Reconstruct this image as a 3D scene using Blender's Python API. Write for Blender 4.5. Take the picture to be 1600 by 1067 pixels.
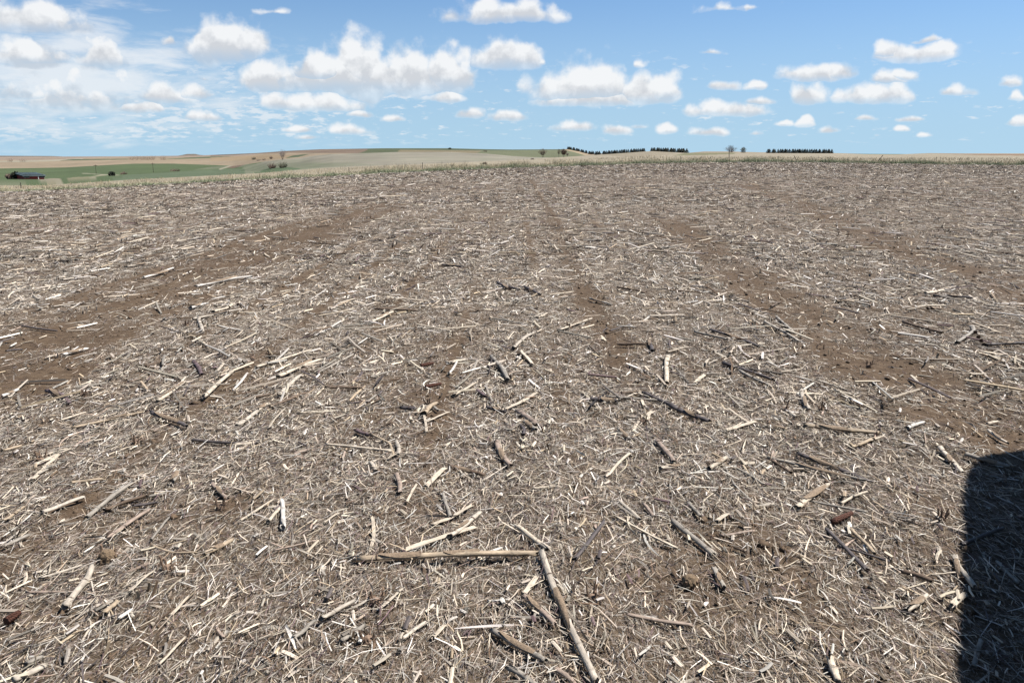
import bpy, bmesh, math, random
import numpy as np
from mathutils import Vector, Matrix

for o in list(bpy.data.objects): bpy.data.objects.remove(o, do_unlink=True)
scene = bpy.context.scene
COL = scene.collection
rng = np.random.default_rng(11)
random.seed(7)
R = math.radians

# ---------------------------------------------------------------- camera, sky, sun, exposure
F_PX, CX, CY, Y_HOR, CAM_H = 1291.0, 800.0, 533.5, 240.0, 1.55
TH = math.atan((CY - Y_HOR) / F_PX)
CT, ST = math.cos(TH), math.sin(TH)
cam = bpy.data.objects.new('camera', bpy.data.cameras.new('camera'))
COL.objects.link(cam)
cam.location = (0, 0, CAM_H)
cam.rotation_euler = (math.pi / 2 - TH, 0, 0)
cam.data.sensor_width = 36.0
cam.data.lens = 36.0 * F_PX / 1600.0
cam.data.clip_start = 0.05
cam.data.clip_end = 60000.0
scene.camera = cam

SUN_AZ, SUN_EL = R(80), R(58)          # to the right of the view and a little ahead, near noon
SUN_DIR = Vector((math.sin(SUN_AZ) * math.cos(SUN_EL), math.cos(SUN_AZ) * math.cos(SUN_EL), math.sin(SUN_EL)))
sun = bpy.data.objects.new('sun', bpy.data.lights.new('sun', 'SUN'))
COL.objects.link(sun)
sun.data.energy = 5.0
sun.data.angle = R(0.53)
sun.data.color = (1.0, 0.965, 0.915)
sun.rotation_euler = SUN_DIR.to_track_quat('Z', 'Y').to_euler()
sun.location = (20, 10, 40)

vs = scene.view_settings
vs.view_transform = 'Standard'; vs.look = 'None'; vs.gamma = 1.0; vs.use_curve_mapping = False
vs.exposure = 1.5

def pix_dir(px, py):
    a, b = px - CX, CY - py
    d = Vector((a, F_PX * CT + b * ST, -F_PX * ST + b * CT))
    return d.normalized()

# clouds of the photographed sky: centre x, base y, half width, height (photo pixels), strength
CLOUDS = [
 (50,40,95,46,.9),(45,93,62,50,.85),(150,98,46,50,1),(110,162,200,66,.40),(215,173,46,18,.85),(40,152,95,36,.42),(250,156,76,34,.55),
 (352,84,80,58,1),(325,84,36,78,1),(392,82,38,46,.9),(262,68,14,18,.45),(322,122,10,8,.4),
 (570,134,185,58,1),(566,134,66,100,1),(640,134,66,70,1),(702,130,56,68,1),(418,134,48,46,.9),(790,99,64,46,.95),(505,120,60,45,.95),
 (790,30,112,30,.85),(425,22,30,10,.4),(490,169,92,30,.75),(440,167,34,30,.85),(693,155,38,18,.9),(737,180,30,18,.8),(798,185,36,18,.85),
 (910,148,100,60,.9),(935,148,52,70,.85),(1012,153,68,46,1),(1035,150,40,44,1),(930,160,115,26,.9),(1000,100,14,12,.4),(840,98,20,12,.5),
 (1130,138,32,17,.85),(1178,139,18,13,.8),(1140,178,84,22,.75),(1112,176,34,24,.9),(1190,163,34,14,.6),
 (1272,122,78,25,.95),(1312,118,36,26,.9),(1390,127,40,18,.7),(1412,122,22,16,.8),(1262,158,42,38,1),(1365,156,72,32,.95),(1400,154,34,32,.9),
 (1432,90,86,30,1),(1400,86,40,26,1),(1455,62,20,12,.7),(1485,148,42,16,.75),(1584,135,26,16,.7),(1594,155,16,14,.7),(1590,194,24,16,.85),
 (1260,195,18,16,.9),(1228,195,16,9,.7),(1358,188,22,9,.75),(1297,207,22,12,.75),(1428,188,26,9,.6),(1410,204,16,9,.75),(1442,212,14,9,.6),
 (1095,84,30,9,.45),(1150,14,60,10,.35),(1188,12,16,9,.5),(900,202,36,14,.6),(957,206,32,16,.75),(1042,206,24,14,.7),(1106,210,38,12,.7),
 (315,186,36,18,.75),(620,188,26,12,.7),(465,204,28,10,.7),(482,216,24,9,.6),(545,206,50,16,.5),(560,180,30,10,.5),(300,150,40,26,.6),
 (1000,198,16,8,.4),(1180,210,14,7,.4),(1370,213,14,7,.45),(1320,180,14,6,.3),
]

class NT:
    """small helper for node trees"""
    def __init__(self, tree): self.t = tree; self.n = tree.nodes; self.l = tree.links
    def node(self, typ, **kw):
        n = self.n.new(typ)
        for k, v in kw.items(): setattr(n, k, v)
        return n
    def put(self, sock, v):
        if v is None: return
        if hasattr(v, 'is_linked') or isinstance(v, bpy.types.NodeSocket): self.l.new(v, sock)
        else: sock.default_value = v
    def m(self, op, a, b=None, c=None, clamp=False):
        n = self.node('ShaderNodeMath', operation=op, use_clamp=clamp)
        self.put(n.inputs[0], a); self.put(n.inputs[1], b)
        if c is not None: self.put(n.inputs[2], c)
        return n.outputs[0]
    def vm(self, op, a, b=None, s=None):
        n = self.node('ShaderNodeVectorMath', operation=op)
        self.put(n.inputs[0], a); self.put(n.inputs[1], b)
        if s is not None: self.put(n.inputs['Scale'], s)
        return n.outputs[0]
    def noise(self, vec, scale, detail=4, rough=0.5, dist=0.0, dim='3D'):
        n = self.node('ShaderNodeTexNoise', noise_dimensions=dim)
        self.put(n.inputs['Vector'], vec)
        n.inputs['Scale'].default_value = scale; n.inputs['Detail'].default_value = detail
        n.inputs['Roughness'].default_value = rough; n.inputs['Distortion'].default_value = dist
        return n
    def ramp(self, v, lo, hi, a=0.0, b=1.0, smooth=True):
        n = self.node('ShaderNodeMapRange', interpolation_type='SMOOTHSTEP' if smooth else 'LINEAR')
        self.put(n.inputs[0], v)
        for i, x in enumerate((lo, hi, a, b)): self.put(n.inputs[i + 1], x)
        return n.outputs[0]
    def mix(self, f, a, b, blend='MIX'):
        n = self.node('ShaderNodeMix', data_type='RGBA', blend_type=blend)
        self.put(n.inputs[0], f); self.put(n.inputs[6], a); self.put(n.inputs[7], b)
        return n.outputs[2]

def build_world():
    w = bpy.data.worlds.new('World'); scene.world = w; w.use_nodes = True
    w.cycles.sampling_method = 'MANUAL'; w.cycles.sample_map_resolution = 256
    t = NT(w.node_tree); t.n.clear()
    out = t.node('ShaderNodeOutputWorld')
    gen = t.node('ShaderNodeTexCoord').outputs['Generated']
    d = t.vm('NORMALIZE', gen)
    sx = t.node('ShaderNodeSeparateXYZ'); t.l.new(d, sx.inputs[0])
    X, Y, Z = sx.outputs
    sky = t.node('ShaderNodeTexSky', sky_type='NISHITA')
    sky.sun_disc = False; sky.sun_elevation = SUN_EL; sky.sun_rotation = SUN_AZ
    sky.air_density = 1.0; sky.dust_density = 0.0; sky.ozone_density = 1.0; sky.altitude = 600
    # clear upper air: the band of thick air along the horizon is kept thin
    zz = t.m('MULTIPLY_ADD', t.m('MAXIMUM', Z, 0.0), 1.5, SKY_LIFT)
    cv = t.node('ShaderNodeCombineXYZ'); t.l.new(X, cv.inputs[0]); t.l.new(Y, cv.inputs[1]); t.l.new(zz, cv.inputs[2])
    t.l.new(t.vm('NORMALIZE', cv.outputs[0]), sky.inputs['Vector'])
    hsv = t.node('ShaderNodeHueSaturation'); hsv.inputs['Saturation'].default_value = SKY_SAT; hsv.inputs['Value'].default_value = SKY_VAL
    t.l.new(sky.outputs[0], hsv.inputs['Color'])
    c = 1.0 / SKY_STRENGTH / (2 ** vs.exposure)
    blue = t.mix(1.0, hsv.outputs[0], (.98, 1.17, 1.22, 1), 'MULTIPLY')
    blue = t.mix(t.ramp(Z, 0.0, 0.21, .85, 0.0), blue, (.44 * c, .635 * c, .775 * c, 1))      # paler air low down
    grey = (.66 * c, .68 * c, .715 * c, 1); white = (.93 * c, .94 * c, .95 * c, 1)
    az = t.m('ARCTAN2', X, Y); el = t.m('ARCSINE', Z)
    def background(col):
        bg = t.node('ShaderNodeBackground'); bg.inputs[1].default_value = SKY_STRENGTH
        t.l.new(col, bg.inputs[0]); return bg.outputs[0]
    # everywhere else: the same fair-weather sky, scattered cloud on a level sheet
    zc = t.m('MAXIMUM', t.m('ADD', Z, 0.012), 0.004)
    cmb = t.node('ShaderNodeCombineXYZ')
    t.l.new(t.m('DIVIDE', X, zc), cmb.inputs[0]); t.l.new(t.m('DIVIDE', Y, zc), cmb.inputs[1])
    wide = t.noise(cmb.outputs[0], 0.55, 3, 0.55)
    around = background(t.mix(t.ramp(wide.outputs[0], 0.57, 0.66, 0, .85), blue, white))
    # the part of the sky in view: warped direction, then one shape per cloud, in sectors
    n1 = t.noise(d, 17.0, 3, 0.5)
    n2 = t.noise(d, 70.0, 3, 0.5)
    s1 = t.node('ShaderNodeSeparateColor'); t.l.new(n1.outputs['Color'], s1.inputs[0])
    s2 = t.node('ShaderNodeSeparateColor'); t.l.new(n2.outputs['Color'], s2.inputs[0])
    wa = t.m('MULTIPLY_ADD', t.m('SUBTRACT', s1.outputs[0], .5), .050, t.m('MULTIPLY', t.m('SUBTRACT', s2.outputs[0], .5), .016))
    we = t.m('MULTIPLY_ADD', t.m('SUBTRACT', s1.outputs[1], .5), .014, t.m('MULTIPLY', t.m('SUBTRACT', s2.outputs[1], .5), .006))
    k = t.ramp(el, 0.0, 0.11, 0.30, 1.0, False)
    AZ = t.m('ADD', az, t.m('MULTIPLY', wa, k)); EL = t.m('ADD', el, t.m('MULTIPLY', we, k))
    g = bpy.data.node_groups.new('cloud_shape', 'ShaderNodeTree')
    for nm in ('AZ', 'EL', 'a', 'e', 'iw', 'ih', 's', 'dens', 'top'):
        g.interface.new_socket(nm, in_out='INPUT', socket_type='NodeSocketFloat')
    for nm in ('dens', 'top'): g.interface.new_socket(nm, in_out='OUTPUT', socket_type='NodeSocketFloat')
    q = NT(g); gi = q.node('NodeGroupInput'); go = q.node('NodeGroupOutput'); I = gi.outputs
    dx = q.m('MULTIPLY', q.m('SUBTRACT', I['AZ'], I['a']), I['iw'])
    dy = q.m('MULTIPLY', q.m('SUBTRACT', I['EL'], I['e']), I['ih'])
    dn = q.m('MAXIMUM', dy, q.m('MULTIPLY', dy, -3.2))
    rr = q.m('SQRT', q.m('ADD', q.m('MULTIPLY', dx, dx), q.m('MULTIPLY', dn, dn)))
    dd = q.m('MULTIPLY', q.m('SUBTRACT', 1.0, rr), I['s'])
    sel = q.m('GREATER_THAN', dd, I['dens'])
    tt = q.m('MULTIPLY_ADD', q.m('SUBTRACT', dy, I['top']), sel, I['top'])
    q.l.new(q.m('MAXIMUM', dd, I['dens']), go.inputs[0]); q.l.new(tt, go.inputs[1])
    fb = t.noise(d, 46.0, 5, 0.55)
    vor = t.node('ShaderNodeTexVoronoi', feature='SMOOTH_F1'); vor.inputs['Scale'].default_value = 44.0; vor.inputs['Smoothness'].default_value = .35
    t.l.new(t.vm('ADD', d, t.vm('SCALE', n2.outputs['Color'], None, .012)), vor.inputs['Vector'])
    fb2 = t.noise(t.vm('ADD', d, tuple(SUN_DIR * 0.010 + Vector((0, 0, 0.008)))), 46.0, 4, 0.55)
    fz = t.m('MULTIPLY_ADD', t.m('SUBTRACT', fb.outputs[0], .5), .80, t.m('MULTIPLY', t.m('SUBTRACT', .44, vor.outputs['Distance']), .46))
    relief = t.m('MULTIPLY', t.m('SUBTRACT', fb.outputs[0], fb2.outputs[0]), 3.4)
    ae = t.node('ShaderNodeCombineXYZ')
    t.l.new(t.m('MULTIPLY', az, 52.0), ae.inputs[0]); t.l.new(t.m('MULTIPLY', t.m('POWER', t.m('MAXIMUM', el, 0.0001), 0.72), 105.0), ae.inputs[1])
    sheet = t.noise(ae.outputs[0], 1.0, 5, 0.62)
    sheet2 = t.noise(ae.outputs[0], 0.16, 2, 0.5)
    left = t.ramp(az, R(-27), R(8), 0.10, -0.035)
    lo = t.ramp(el, 0.004, 0.022); hi = t.ramp(el, 0.135, 0.06)
    sv = t.m('ADD', t.m('ADD', sheet.outputs[0], left), t.m('MULTIPLY', t.m('SUBTRACT', sheet2.outputs[0], .5), .35))
    sa = t.m('MULTIPLY', t.ramp(sv, 0.55, 0.72, 0, .62), t.m('MULTIPLY', lo, hi))
    # the hazy bank of layered cloud low on the left
    vb = pix_dir(70, 118); ba, be = math.atan2(vb.x, vb.y), math.asin(vb.z)
    bx = t.m('MULTIPLY', t.m('SUBTRACT', AZ, ba), 1 / .235); by = t.m('MULTIPLY', t.m('SUBTRACT', EL, be), 1 / .075)
    bd = t.m('SUBTRACT', 1.0, t.m('SQRT', t.m('ADD', t.m('MULTIPLY', bx, bx), t.m('MULTIPLY', by, by))))
    lay = t.node('ShaderNodeCombineXYZ'); t.l.new(t.m('MULTIPLY', az, 14.0), lay.inputs[0]); t.l.new(t.m('MULTIPLY', el, 62.0), lay.inputs[1])
    layn = t.noise(lay.outputs[0], 1.0, 5, 0.6, 0.3)
    bank = t.ramp(t.m('ADD', bd, t.m('MULTIPLY', t.m('SUBTRACT', layn.outputs[0], .5), 2.2)), -0.02, 0.9, 0.0, .74)
    def sector(a_lo, a_hi):
        dens, top = -3.0, 0.5
        for (cx, by, hw, h, s) in CLOUDS:
            v = pix_dir(cx, by); v2 = pix_dir(cx + hw, by); v3 = pix_dir(cx, by - h)
            a0 = math.atan2(v.x, v.y); e0 = math.asin(v.z)
            w_ = abs(math.atan2(v2.x, v2.y) - a0); h_ = abs(math.asin(v3.z) - e0)
            if a0 + w_ * 1.5 + .05 < a_lo or a0 - w_ * 1.5 - .05 > a_hi: continue
            gn = t.node('ShaderNodeGroup'); gn.node_tree = g
            for nm, val in zip(('AZ', 'EL', 'a', 'e', 'iw', 'ih', 's', 'dens', 'top'), (AZ, EL, a0, e0, 1 / w_, 1 / h_, s, dens, top)):
                t.put(gn.inputs[nm], val)
            dens, top = gn.outputs[0], gn.outputs[1]
        body = t.m('ADD', dens, fz)
        alpha = t.ramp(body, -0.05, 0.36)
        alpha = t.m('MULTIPLY', alpha, t.ramp(top, -0.22, 0.22, .45, 1.0))
        A = t.m('MAXIMUM', t.m('MAXIMUM', alpha, sa), bank)
        lit = t.m('ADD', t.m('ADD', t.ramp(top, -0.1, 0.62, 0.05, 1.0), relief), t.m('MULTIPLY', t.m('SUBTRACT', .40, vor.outputs['Distance']), .55))
        lit = t.m('ADD', lit, t.ramp(body, 0.05, 0.9, .30, 0.0), clamp=True)
        ccol = t.mix(t.ramp(alpha, 0.0, 0.5, 0.85, 0.0), t.mix(lit, grey, white), white)
        return background(t.mix(t.m('MULTIPLY', A, .95), blue, ccol))
    cuts = [R(v) for v in (-42, -19, -9, 2, 13, 42)]
    sh = None
    for i in range(len(cuts) - 2, -1, -1):
        sc = sector(cuts[i], cuts[i + 1])
        if sh is None: sh = sc; continue
        mx = t.node('ShaderNodeMixShader')
        t.l.new(t.m('GREATER_THAN', az, cuts[i + 1]), mx.inputs[0]); t.l.new(sc, mx.inputs[1]); t.l.new(sh, mx.inputs[2]); sh = mx.outputs[0]
    inview = t.m('MULTIPLY', t.m('LESS_THAN', t.m('ABSOLUTE', az), R(40)), t.m('LESS_THAN', t.m('ABSOLUTE', t.m('SUBTRACT', el, .10)), .14))
    mx = t.node('ShaderNodeMixShader'); t.l.new(inview, mx.inputs[0]); t.l.new(around, mx.inputs[1]); t.l.new(sh, mx.inputs[2])
    t.l.new(mx.outputs[0], out.inputs[0])
SKY_STRENGTH, SKY_SAT, SKY_VAL, SKY_LIFT = 0.050, 1.0, 1.0, 0.15
build_world()

# ---------------------------------------------------------------- helpers
def srgb(r, g, b):
    f = lambda c: (c / 255 / 12.92) if c <= 10 else ((c / 255 + .055) / 1.055) ** 2.4
    return np.array((f(r), f(g), f(b)))
KLIT = 4.1                                   # radiance of a sunlit surface per unit of base colour at this exposure
def alb(r, g, b): return srgb(r, g, b) / KLIT

def yproj(az, r, z):
    Yw = r * np.cos(az); zz = z - CAM_H
    return CY - F_PX * (Yw * ST + zz * CT) / (Yw * CT - zz * ST)
def z_from_y(az, r, py):
    k = (CY - py) / F_PX
    return CAM_H + r * np.cos(np.clip(az, -.66, .66)) * (k * CT - ST) / (CT + k * ST)
def az_of(x): return np.arctan((np.asarray(x, float) - CX) * CT / F_PX)
def x_of(az): return CX + np.tan(np.clip(az, -1.2, 1.2)) * F_PX / CT
def proj(x, y, z):
    dep = y * CT - (z - CAM_H) * ST
    return CX + F_PX * x / dep, CY - F_PX * (y * ST + (z - CAM_H) * CT) / dep

_perm = np.random.default_rng(3).random((256, 256))
def vnoise(x, y):
    xi = np.floor(x).astype(int); yi = np.floor(y).astype(int)
    fx = x - xi; fy = y - yi
    fx = fx * fx * (3 - 2 * fx); fy = fy * fy * (3 - 2 * fy)
    g = lambda a, b: _perm[a & 255, b & 255]
    return (g(xi, yi) * (1 - fx) + g(xi + 1, yi) * fx) * (1 - fy) + (g(xi, yi + 1) * (1 - fx) + g(xi + 1, yi + 1) * fx) * fy
def fbm(x, y, n=3):
    s = 0; a = 1; t = 0
    for i in range(n): s = s + a * vnoise(x * 2 ** i + 17 * i, y * 2 ** i + 5 * i); t += a; a *= .5
    return s / t

def tag(o, label=None, cat=None, group=None, kind=None):
    if label: o['label'] = label
    if cat: o['category'] = cat
    if group: o['group'] = group
    if kind: o['kind'] = kind
    return o

def np_mesh(name, V, faces, col=None, smooth=False):
    """V (n,3); faces (m,k) int array or list of arrays"""
    me = bpy.data.meshes.new(name)
    if not isinstance(faces, list): faces = [faces]
    faces = [f for f in faces if len(f)]
    nv = len(V); me.vertices.add(nv); me.vertices.foreach_set('co', np.asarray(V, np.float32).ravel())
    loops = np.concatenate([f.ravel() for f in faces]).astype(np.int32)
    cnt = np.concatenate([np.full(len(f), f.shape[1]) for f in faces]).astype(np.int32)
    me.loops.add(len(loops)); me.loops.foreach_set('vertex_index', loops)
    me.polygons.add(len(cnt))
    st = np.concatenate([[0], np.cumsum(cnt)[:-1]]).astype(np.int32)
    me.polygons.foreach_set('loop_start', st)
    try: me.polygons.foreach_set('loop_total', cnt)
    except Exception: pass
    me.polygons.foreach_set('use_smooth', np.full(len(cnt), smooth))
    me.update(calc_edges=True)
    if col is not None:
        a = me.color_attributes.new('tint', 'FLOAT_COLOR', 'POINT')
        c = np.ones((nv, 4), np.float32); c[:, :3] = col
        a.data.foreach_set('color', c.ravel())
    return me
def obj(name, me, mat=None, parent=None):
    if isinstance(me, bmesh.types.BMesh):
        b = me; me = bpy.data.meshes.new(name); b.to_mesh(me); b.free()
    o = bpy.data.objects.new(name, me); COL.objects.link(o)
    if mat and not me.materials: me.materials.append(mat)
    if parent: o.parent = parent
    return o
def empty(name, loc=(0, 0, 0), rz=0):
    o = bpy.data.objects.new(name, None); COL.objects.link(o); o.location = loc; o.rotation_euler = (0, 0, rz); o.empty_display_size = .2
    return o

def mat_plain(name, col, rough=.8, nscale=8.0, var=.25, bump=0.0, metal=0.0, spec=.3):
    m = bpy.data.materials.new(name); m.use_nodes = True
    t = NT(m.node_tree); b = t.n['Principled BSDF']
    tc = t.node('ShaderNodeTexCoord').outputs['Object']
    n = t.noise(tc, nscale, 5, .6)
    c = np.array(col)
    t.l.new(t.mix(t.ramp(n.outputs[0], .3, .7), (*(c * (1 - var)), 1), (*(c * (1 + var)), 1)), b.inputs['Base Color'])
    b.inputs['Roughness'].default_value = rough; b.inputs['Metallic'].default_value = metal
    b.inputs['Specular IOR Level'].default_value = spec
    if bump:
        bp = t.node('ShaderNodeBump'); bp.inputs['Strength'].default_value = bump; bp.inputs['Distance'].default_value = .01
        t.l.new(n.outputs[0], bp.inputs['Height']); t.l.new(bp.outputs[0], b.inputs['Normal'])
    return m
def mat_tint(name, nscale=90.0, lo=.72, hi=1.22, rough=.75, spec=.25, stretch=None, bump=0.0):
    """per-vertex tint with fine grain"""
    m = bpy.data.materials.new(name); m.use_nodes = True
    t = NT(m.node_tree); b = t.n['Principled BSDF']
    at = t.node('ShaderNodeAttribute'); at.attribute_name = 'tint'
    tc = t.node('ShaderNodeTexCoord').outputs['Object']
    if stretch: tc = t.vm('MULTIPLY', tc, stretch)
    n = t.noise(tc, nscale, 4, .65)
    f = t.ramp(n.outputs[0], .28, .72, lo, hi, False)
    v = t.node('ShaderNodeCombineColor')
    for i in range(3): t.l.new(f, v.inputs[i])
    t.l.new(t.mix(1.0, at.outputs['Color'], v.outputs[0], 'MULTIPLY'), b.inputs['Base Color'])
    b.inputs['Roughness'].default_value = rough; b.inputs['Specular IOR Level'].default_value = spec
    if bump:
        bp = t.node('ShaderNodeBump'); bp.inputs['Strength'].default_value = bump; bp.inputs['Distance'].default_value = .003
        t.l.new(n.outputs[0], bp.inputs['Height']); t.l.new(bp.outputs[0], b.inputs['Normal'])
    return m

# ---------------------------------------------------------------- terrain
def lut(pts):
    xs = [p[0] for p in pts]; ys = [p[1] for p in pts]
    return lambda x: np.interp(x, xs, ys)
Y0 = lut([(0,300.5),(100,297),(200,292),(300,286.5),(400,281),(500,276.5),(600,271),(700,267),(800,262.6),(900,259.6),(1000,256.2),(1100,254.4),(1200,253.7),(1300,254.6),(1400,256.2),(1500,257.6),(1600,259)])
R0 = lut([(0,72),(400,84),(800,95),(1200,108),(1600,112)])
Y1 = lut([(0,290),(60,290),(100,287.5),(200,281),(300,276),(400,271),(500,263),(600,258.5),(700,255),(800,250.5),(860,247),(920,243),(960,240.5),(1000,237.6),(1018,236.6),(1070,239.2),(1150,238.8),(1200,239.6),(1300,240),(1350,241.4),(1400,241.8),(1450,239.6),(1500,240),(1600,240)])
R1 = lut([(0,92),(400,104),(700,116),(800,150),(920,240),(1000,300),(1300,300),(1600,300)])
Y2 = lut([(0,263.5),(100,262),(170,258),(210,256),(270,256),(330,258),(365,259.5),(385,257),(415,252.5),(440,249.5),(470,247),(490,243.5),(520,241),(560,239.8),(620,237.8),(700,237.8),(760,240.5),(800,244),(830,246),(860,246.6),(920,244),(1000,239),(1600,242)])
R2 = lut([(0,900),(330,880),(420,480),(520,380),(760,380),(860,420),(1000,480),(1600,480)])
Y3 = lut([(0,245.6),(100,245.2),(200,244.8),(300,243.6),(320,243),(400,239.5),(450,236),(500,233.6),(600,232),(700,232),(760,233.5),(800,234),(870,233.6),(890,233.2),(905,236),(922,240.5),(1000,238.8),(1020,237.6),(1070,239.6),(1100,237),(1140,237),(1200,238.6),(1300,239.4),(1400,242),(1600,241)])
R3 = lut([(0,2600),(300,2400),(450,1600),(600,1300),(860,1000),(1000,800),(1600,900)])
Y4 = lut([(0,243.6),(80,244.1),(110,245.4),(270,245),(284,242.6),(292,240.9),(305,240.8),(312,242.4),(330,243.6),(420,246),(1000,243),(1600,244)])
R4 = lut([(0,9000),(1600,9000)])
# bumps of far fields, y offset noise keeps skylines from being ruled lines

FRONT = np.linspace(R(-37), R(37), 620)
REST = np.linspace(R(37), R(323), 120)[1:-1]
AZS = np.concatenate([FRONT, REST])
AZW = np.where(AZS > math.pi, AZS - 2 * math.pi, AZS)
XC = np.clip(x_of(np.clip(AZW, R(-37), R(37))), 0, 1600)
ROW0, ROWS = -0.548, 0.762

def edge_z(az):
    x = np.clip(x_of(np.clip(az, R(-37), R(37))), 0, 1600)
    return z_from_y(az, R0(x), Y0(x)), R0(x)
# wheel tracks and bare strips, as ground polylines (from where they lie in the photo)
def ground_pt(px, py, z=0.0):
    d = pix_dir(px, py); t = (z - CAM_H) / d.z
    return d.x * t, d.y * t
TRACKS = []
for pts, wd, depth in [
    ([(-150,640),(0,560),(120,500),(250,445),(400,388),(520,348),(600,318)], .70, .88),
    ([(0,520),(180,450),(330,395),(480,345)], .5, .4),
    ([(1750,780),(1560,668),(1400,585),(1290,515),(1200,465),(1110,395),(1040,345)], .38, .86),
    ([(1700,490),(1600,452),(1480,418),(1380,386),(1260,322),(1160,290)], .46, .82),
    ([(985,600),(945,520),(905,440),(868,360),(846,312),(830,282)], .12, .68),
    ([(600,680),(640,620),(690,540)], .25, .45),
    ([(1220,930),(1170,880),(1130,840)], .20, .62),
    ([(1090,930),(1040,910)], .16, .55),
    ([(225,808),(300,795)], .2, .6),
    ([(1600,1000),(1500,800),(1420,690)], .3, .25),
]:
    TRACKS.append((np.array([ground_pt(*p) for p in pts]), wd, depth))
def track_val(x, y):
    v = np.zeros_like(x)
    for P, wd, dp in TRACKS:
        best = np.full_like(x, 1e9)
        for a, b in zip(P[:-1], P[1:]):
            ab = b - a; L2 = (ab ** 2).sum()
            t = np.clip(((x - a[0]) * ab[0] + (y - a[1]) * ab[1]) / L2, 0, 1)
            best = np.minimum(best, (x - a[0] - t * ab[0]) ** 2 + (y - a[1] - t * ab[1]) ** 2)
        dd = np.sqrt(best) / wd
        v = np.maximum(v, dp * np.clip(1.6 - dd, 0, 1))
    return v
def bare(x, y):
    """0 covered by litter .. 1 bare soil"""
    tv = track_val(x, y)
    n = fbm(x * 1.1 + 3, y * .55 + 9, 3); n2 = fbm(x * 3.1, y * 2.3, 2)
    row = .5 + .5 * np.cos(2 * np.pi * (x - ROW0) / ROWS)
    k = np.round((x - ROW0) / ROWS); dx = x - ROW0 - ROWS * k - .10
    line = np.exp(-(dx / .075) ** 2) * np.clip(1.5 * vnoise(k * 7.3 + 5, y * .22 + k) - .30, 0, 1) * .95
    b = tv * (.5 + .85 * n2) + line + np.clip((n - .62) * 2.2, 0, .4) + np.clip((n2 - .62) * 2.0, 0, .4) - .05 * row
    return np.clip(b, 0, 1)
def field_h(x, y, micro=True):
    r = np.hypot(x, y); az = np.arctan2(x, y)
    ze, r0 = edge_z(az)
    h = ze * np.clip(r / r0, 0, 1.2) ** 1.7
    h = h + .12 * (fbm(x * .09 + 40, y * .09, 2) - .5) * np.clip(r / 14, 0, 1) * np.clip((r0 - r) / 12, 0, 1)
    if micro:
        f = np.clip(1.3 - r / 60, 0, 1)
        h = h + f * (.010 * np.cos(2 * np.pi * (x - ROW0) / ROWS) + .022 * (fbm(x * 4, y * 4, 2) - .5) + .014 * (fbm(x * 15, y * 15, 2) - .5))
        h = h - f * .012 * track_val(x, y)
    return h

m_soil = bpy.data.materials.new('field_soil'); m_soil.use_nodes = True
t = NT(m_soil.node_tree); b = t.n['Principled BSDF']
tc = t.node('ShaderNodeTexCoord').outputs['Object']
big = t.noise(tc, .7, 5, .6); mid = t.noise(tc, 14, 5, .65); fine = t.noise(tc, 120, 4, .7)
at = t.node('ShaderNodeAttribute'); at.attribute_name = 'tint'
sepc = t.node('ShaderNodeSeparateColor'); t.l.new(at.outputs['Color'], sepc.inputs[0])
soil = t.mix(t.ramp(mid.outputs[0], .3, .7), (*alb(118, 97, 77), 1), (*alb(156, 132, 106), 1))
soil = t.mix(t.ramp(fine.outputs[0], .35, .7, 0, .5), soil, (*alb(90, 70, 55), 1))
# crumbs of chaff too small to model, two stretched grains crossing each other
str1 = t.vm('MULTIPLY', tc, (60, 17, 40)); str2 = t.vm('MULTIPLY', tc, (15, 52, 40))
c1 = t.noise(str1, 1.0, 3, .6, .6); c2 = t.noise(str2, 1.0, 3, .6, .6)
str3 = t.vm('MULTIPLY', tc, (7, 2.2, 5)); str4 = t.vm('MULTIPLY', tc, (2.4, 5.5, 5))
c3 = t.noise(str3, 1.0, 5, .7, .5); c4 = t.noise(str4, 1.0, 5, .7, .5)
nearm = t.m('MAXIMUM', t.ramp(c1.outputs[0], .56, .66), t.ramp(c2.outputs[0], .56, .66))
farm = t.m('MAXIMUM', t.ramp(c3.outputs[0], .52, .64), t.ramp(c4.outputs[0], .54, .66))
chaff = t.mix(big.outputs[0], (*(alb(178, 162, 152) * 1.25), 1), (*(alb(210, 194, 182) * 1.25), 1))
cov = t.m('SUBTRACT', 1.0, sepc.outputs[0])          # red = how bare
fac = t.m('MULTIPLY', t.mix(sepc.outputs[1], nearm, farm), t.m('MULTIPLY', cov, .85))
mat_ = t.mix(mid.outputs[0], (*alb(116, 101, 84), 1), (*alb(176, 161, 141), 1))
under = t.mix(t.m('MULTIPLY', cov, .5), soil, mat_)
t.l.new(t.mix(fac, under, chaff), b.inputs['Base Color'])
b.inputs['Roughness'].default_value = .95; b.inputs['Specular IOR Level'].default_value = .12
bp = t.node('ShaderNodeBump'); bp.inputs['Strength'].default_value = .9; bp.inputs['Distance'].default_value = .02
t.l.new(t.m('ADD', mid.outputs[0], t.m('MULTIPLY', fine.outputs[0], .4)), bp.inputs['Height']); t.l.new(bp.outputs[0], b.inputs['Normal'])

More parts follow.
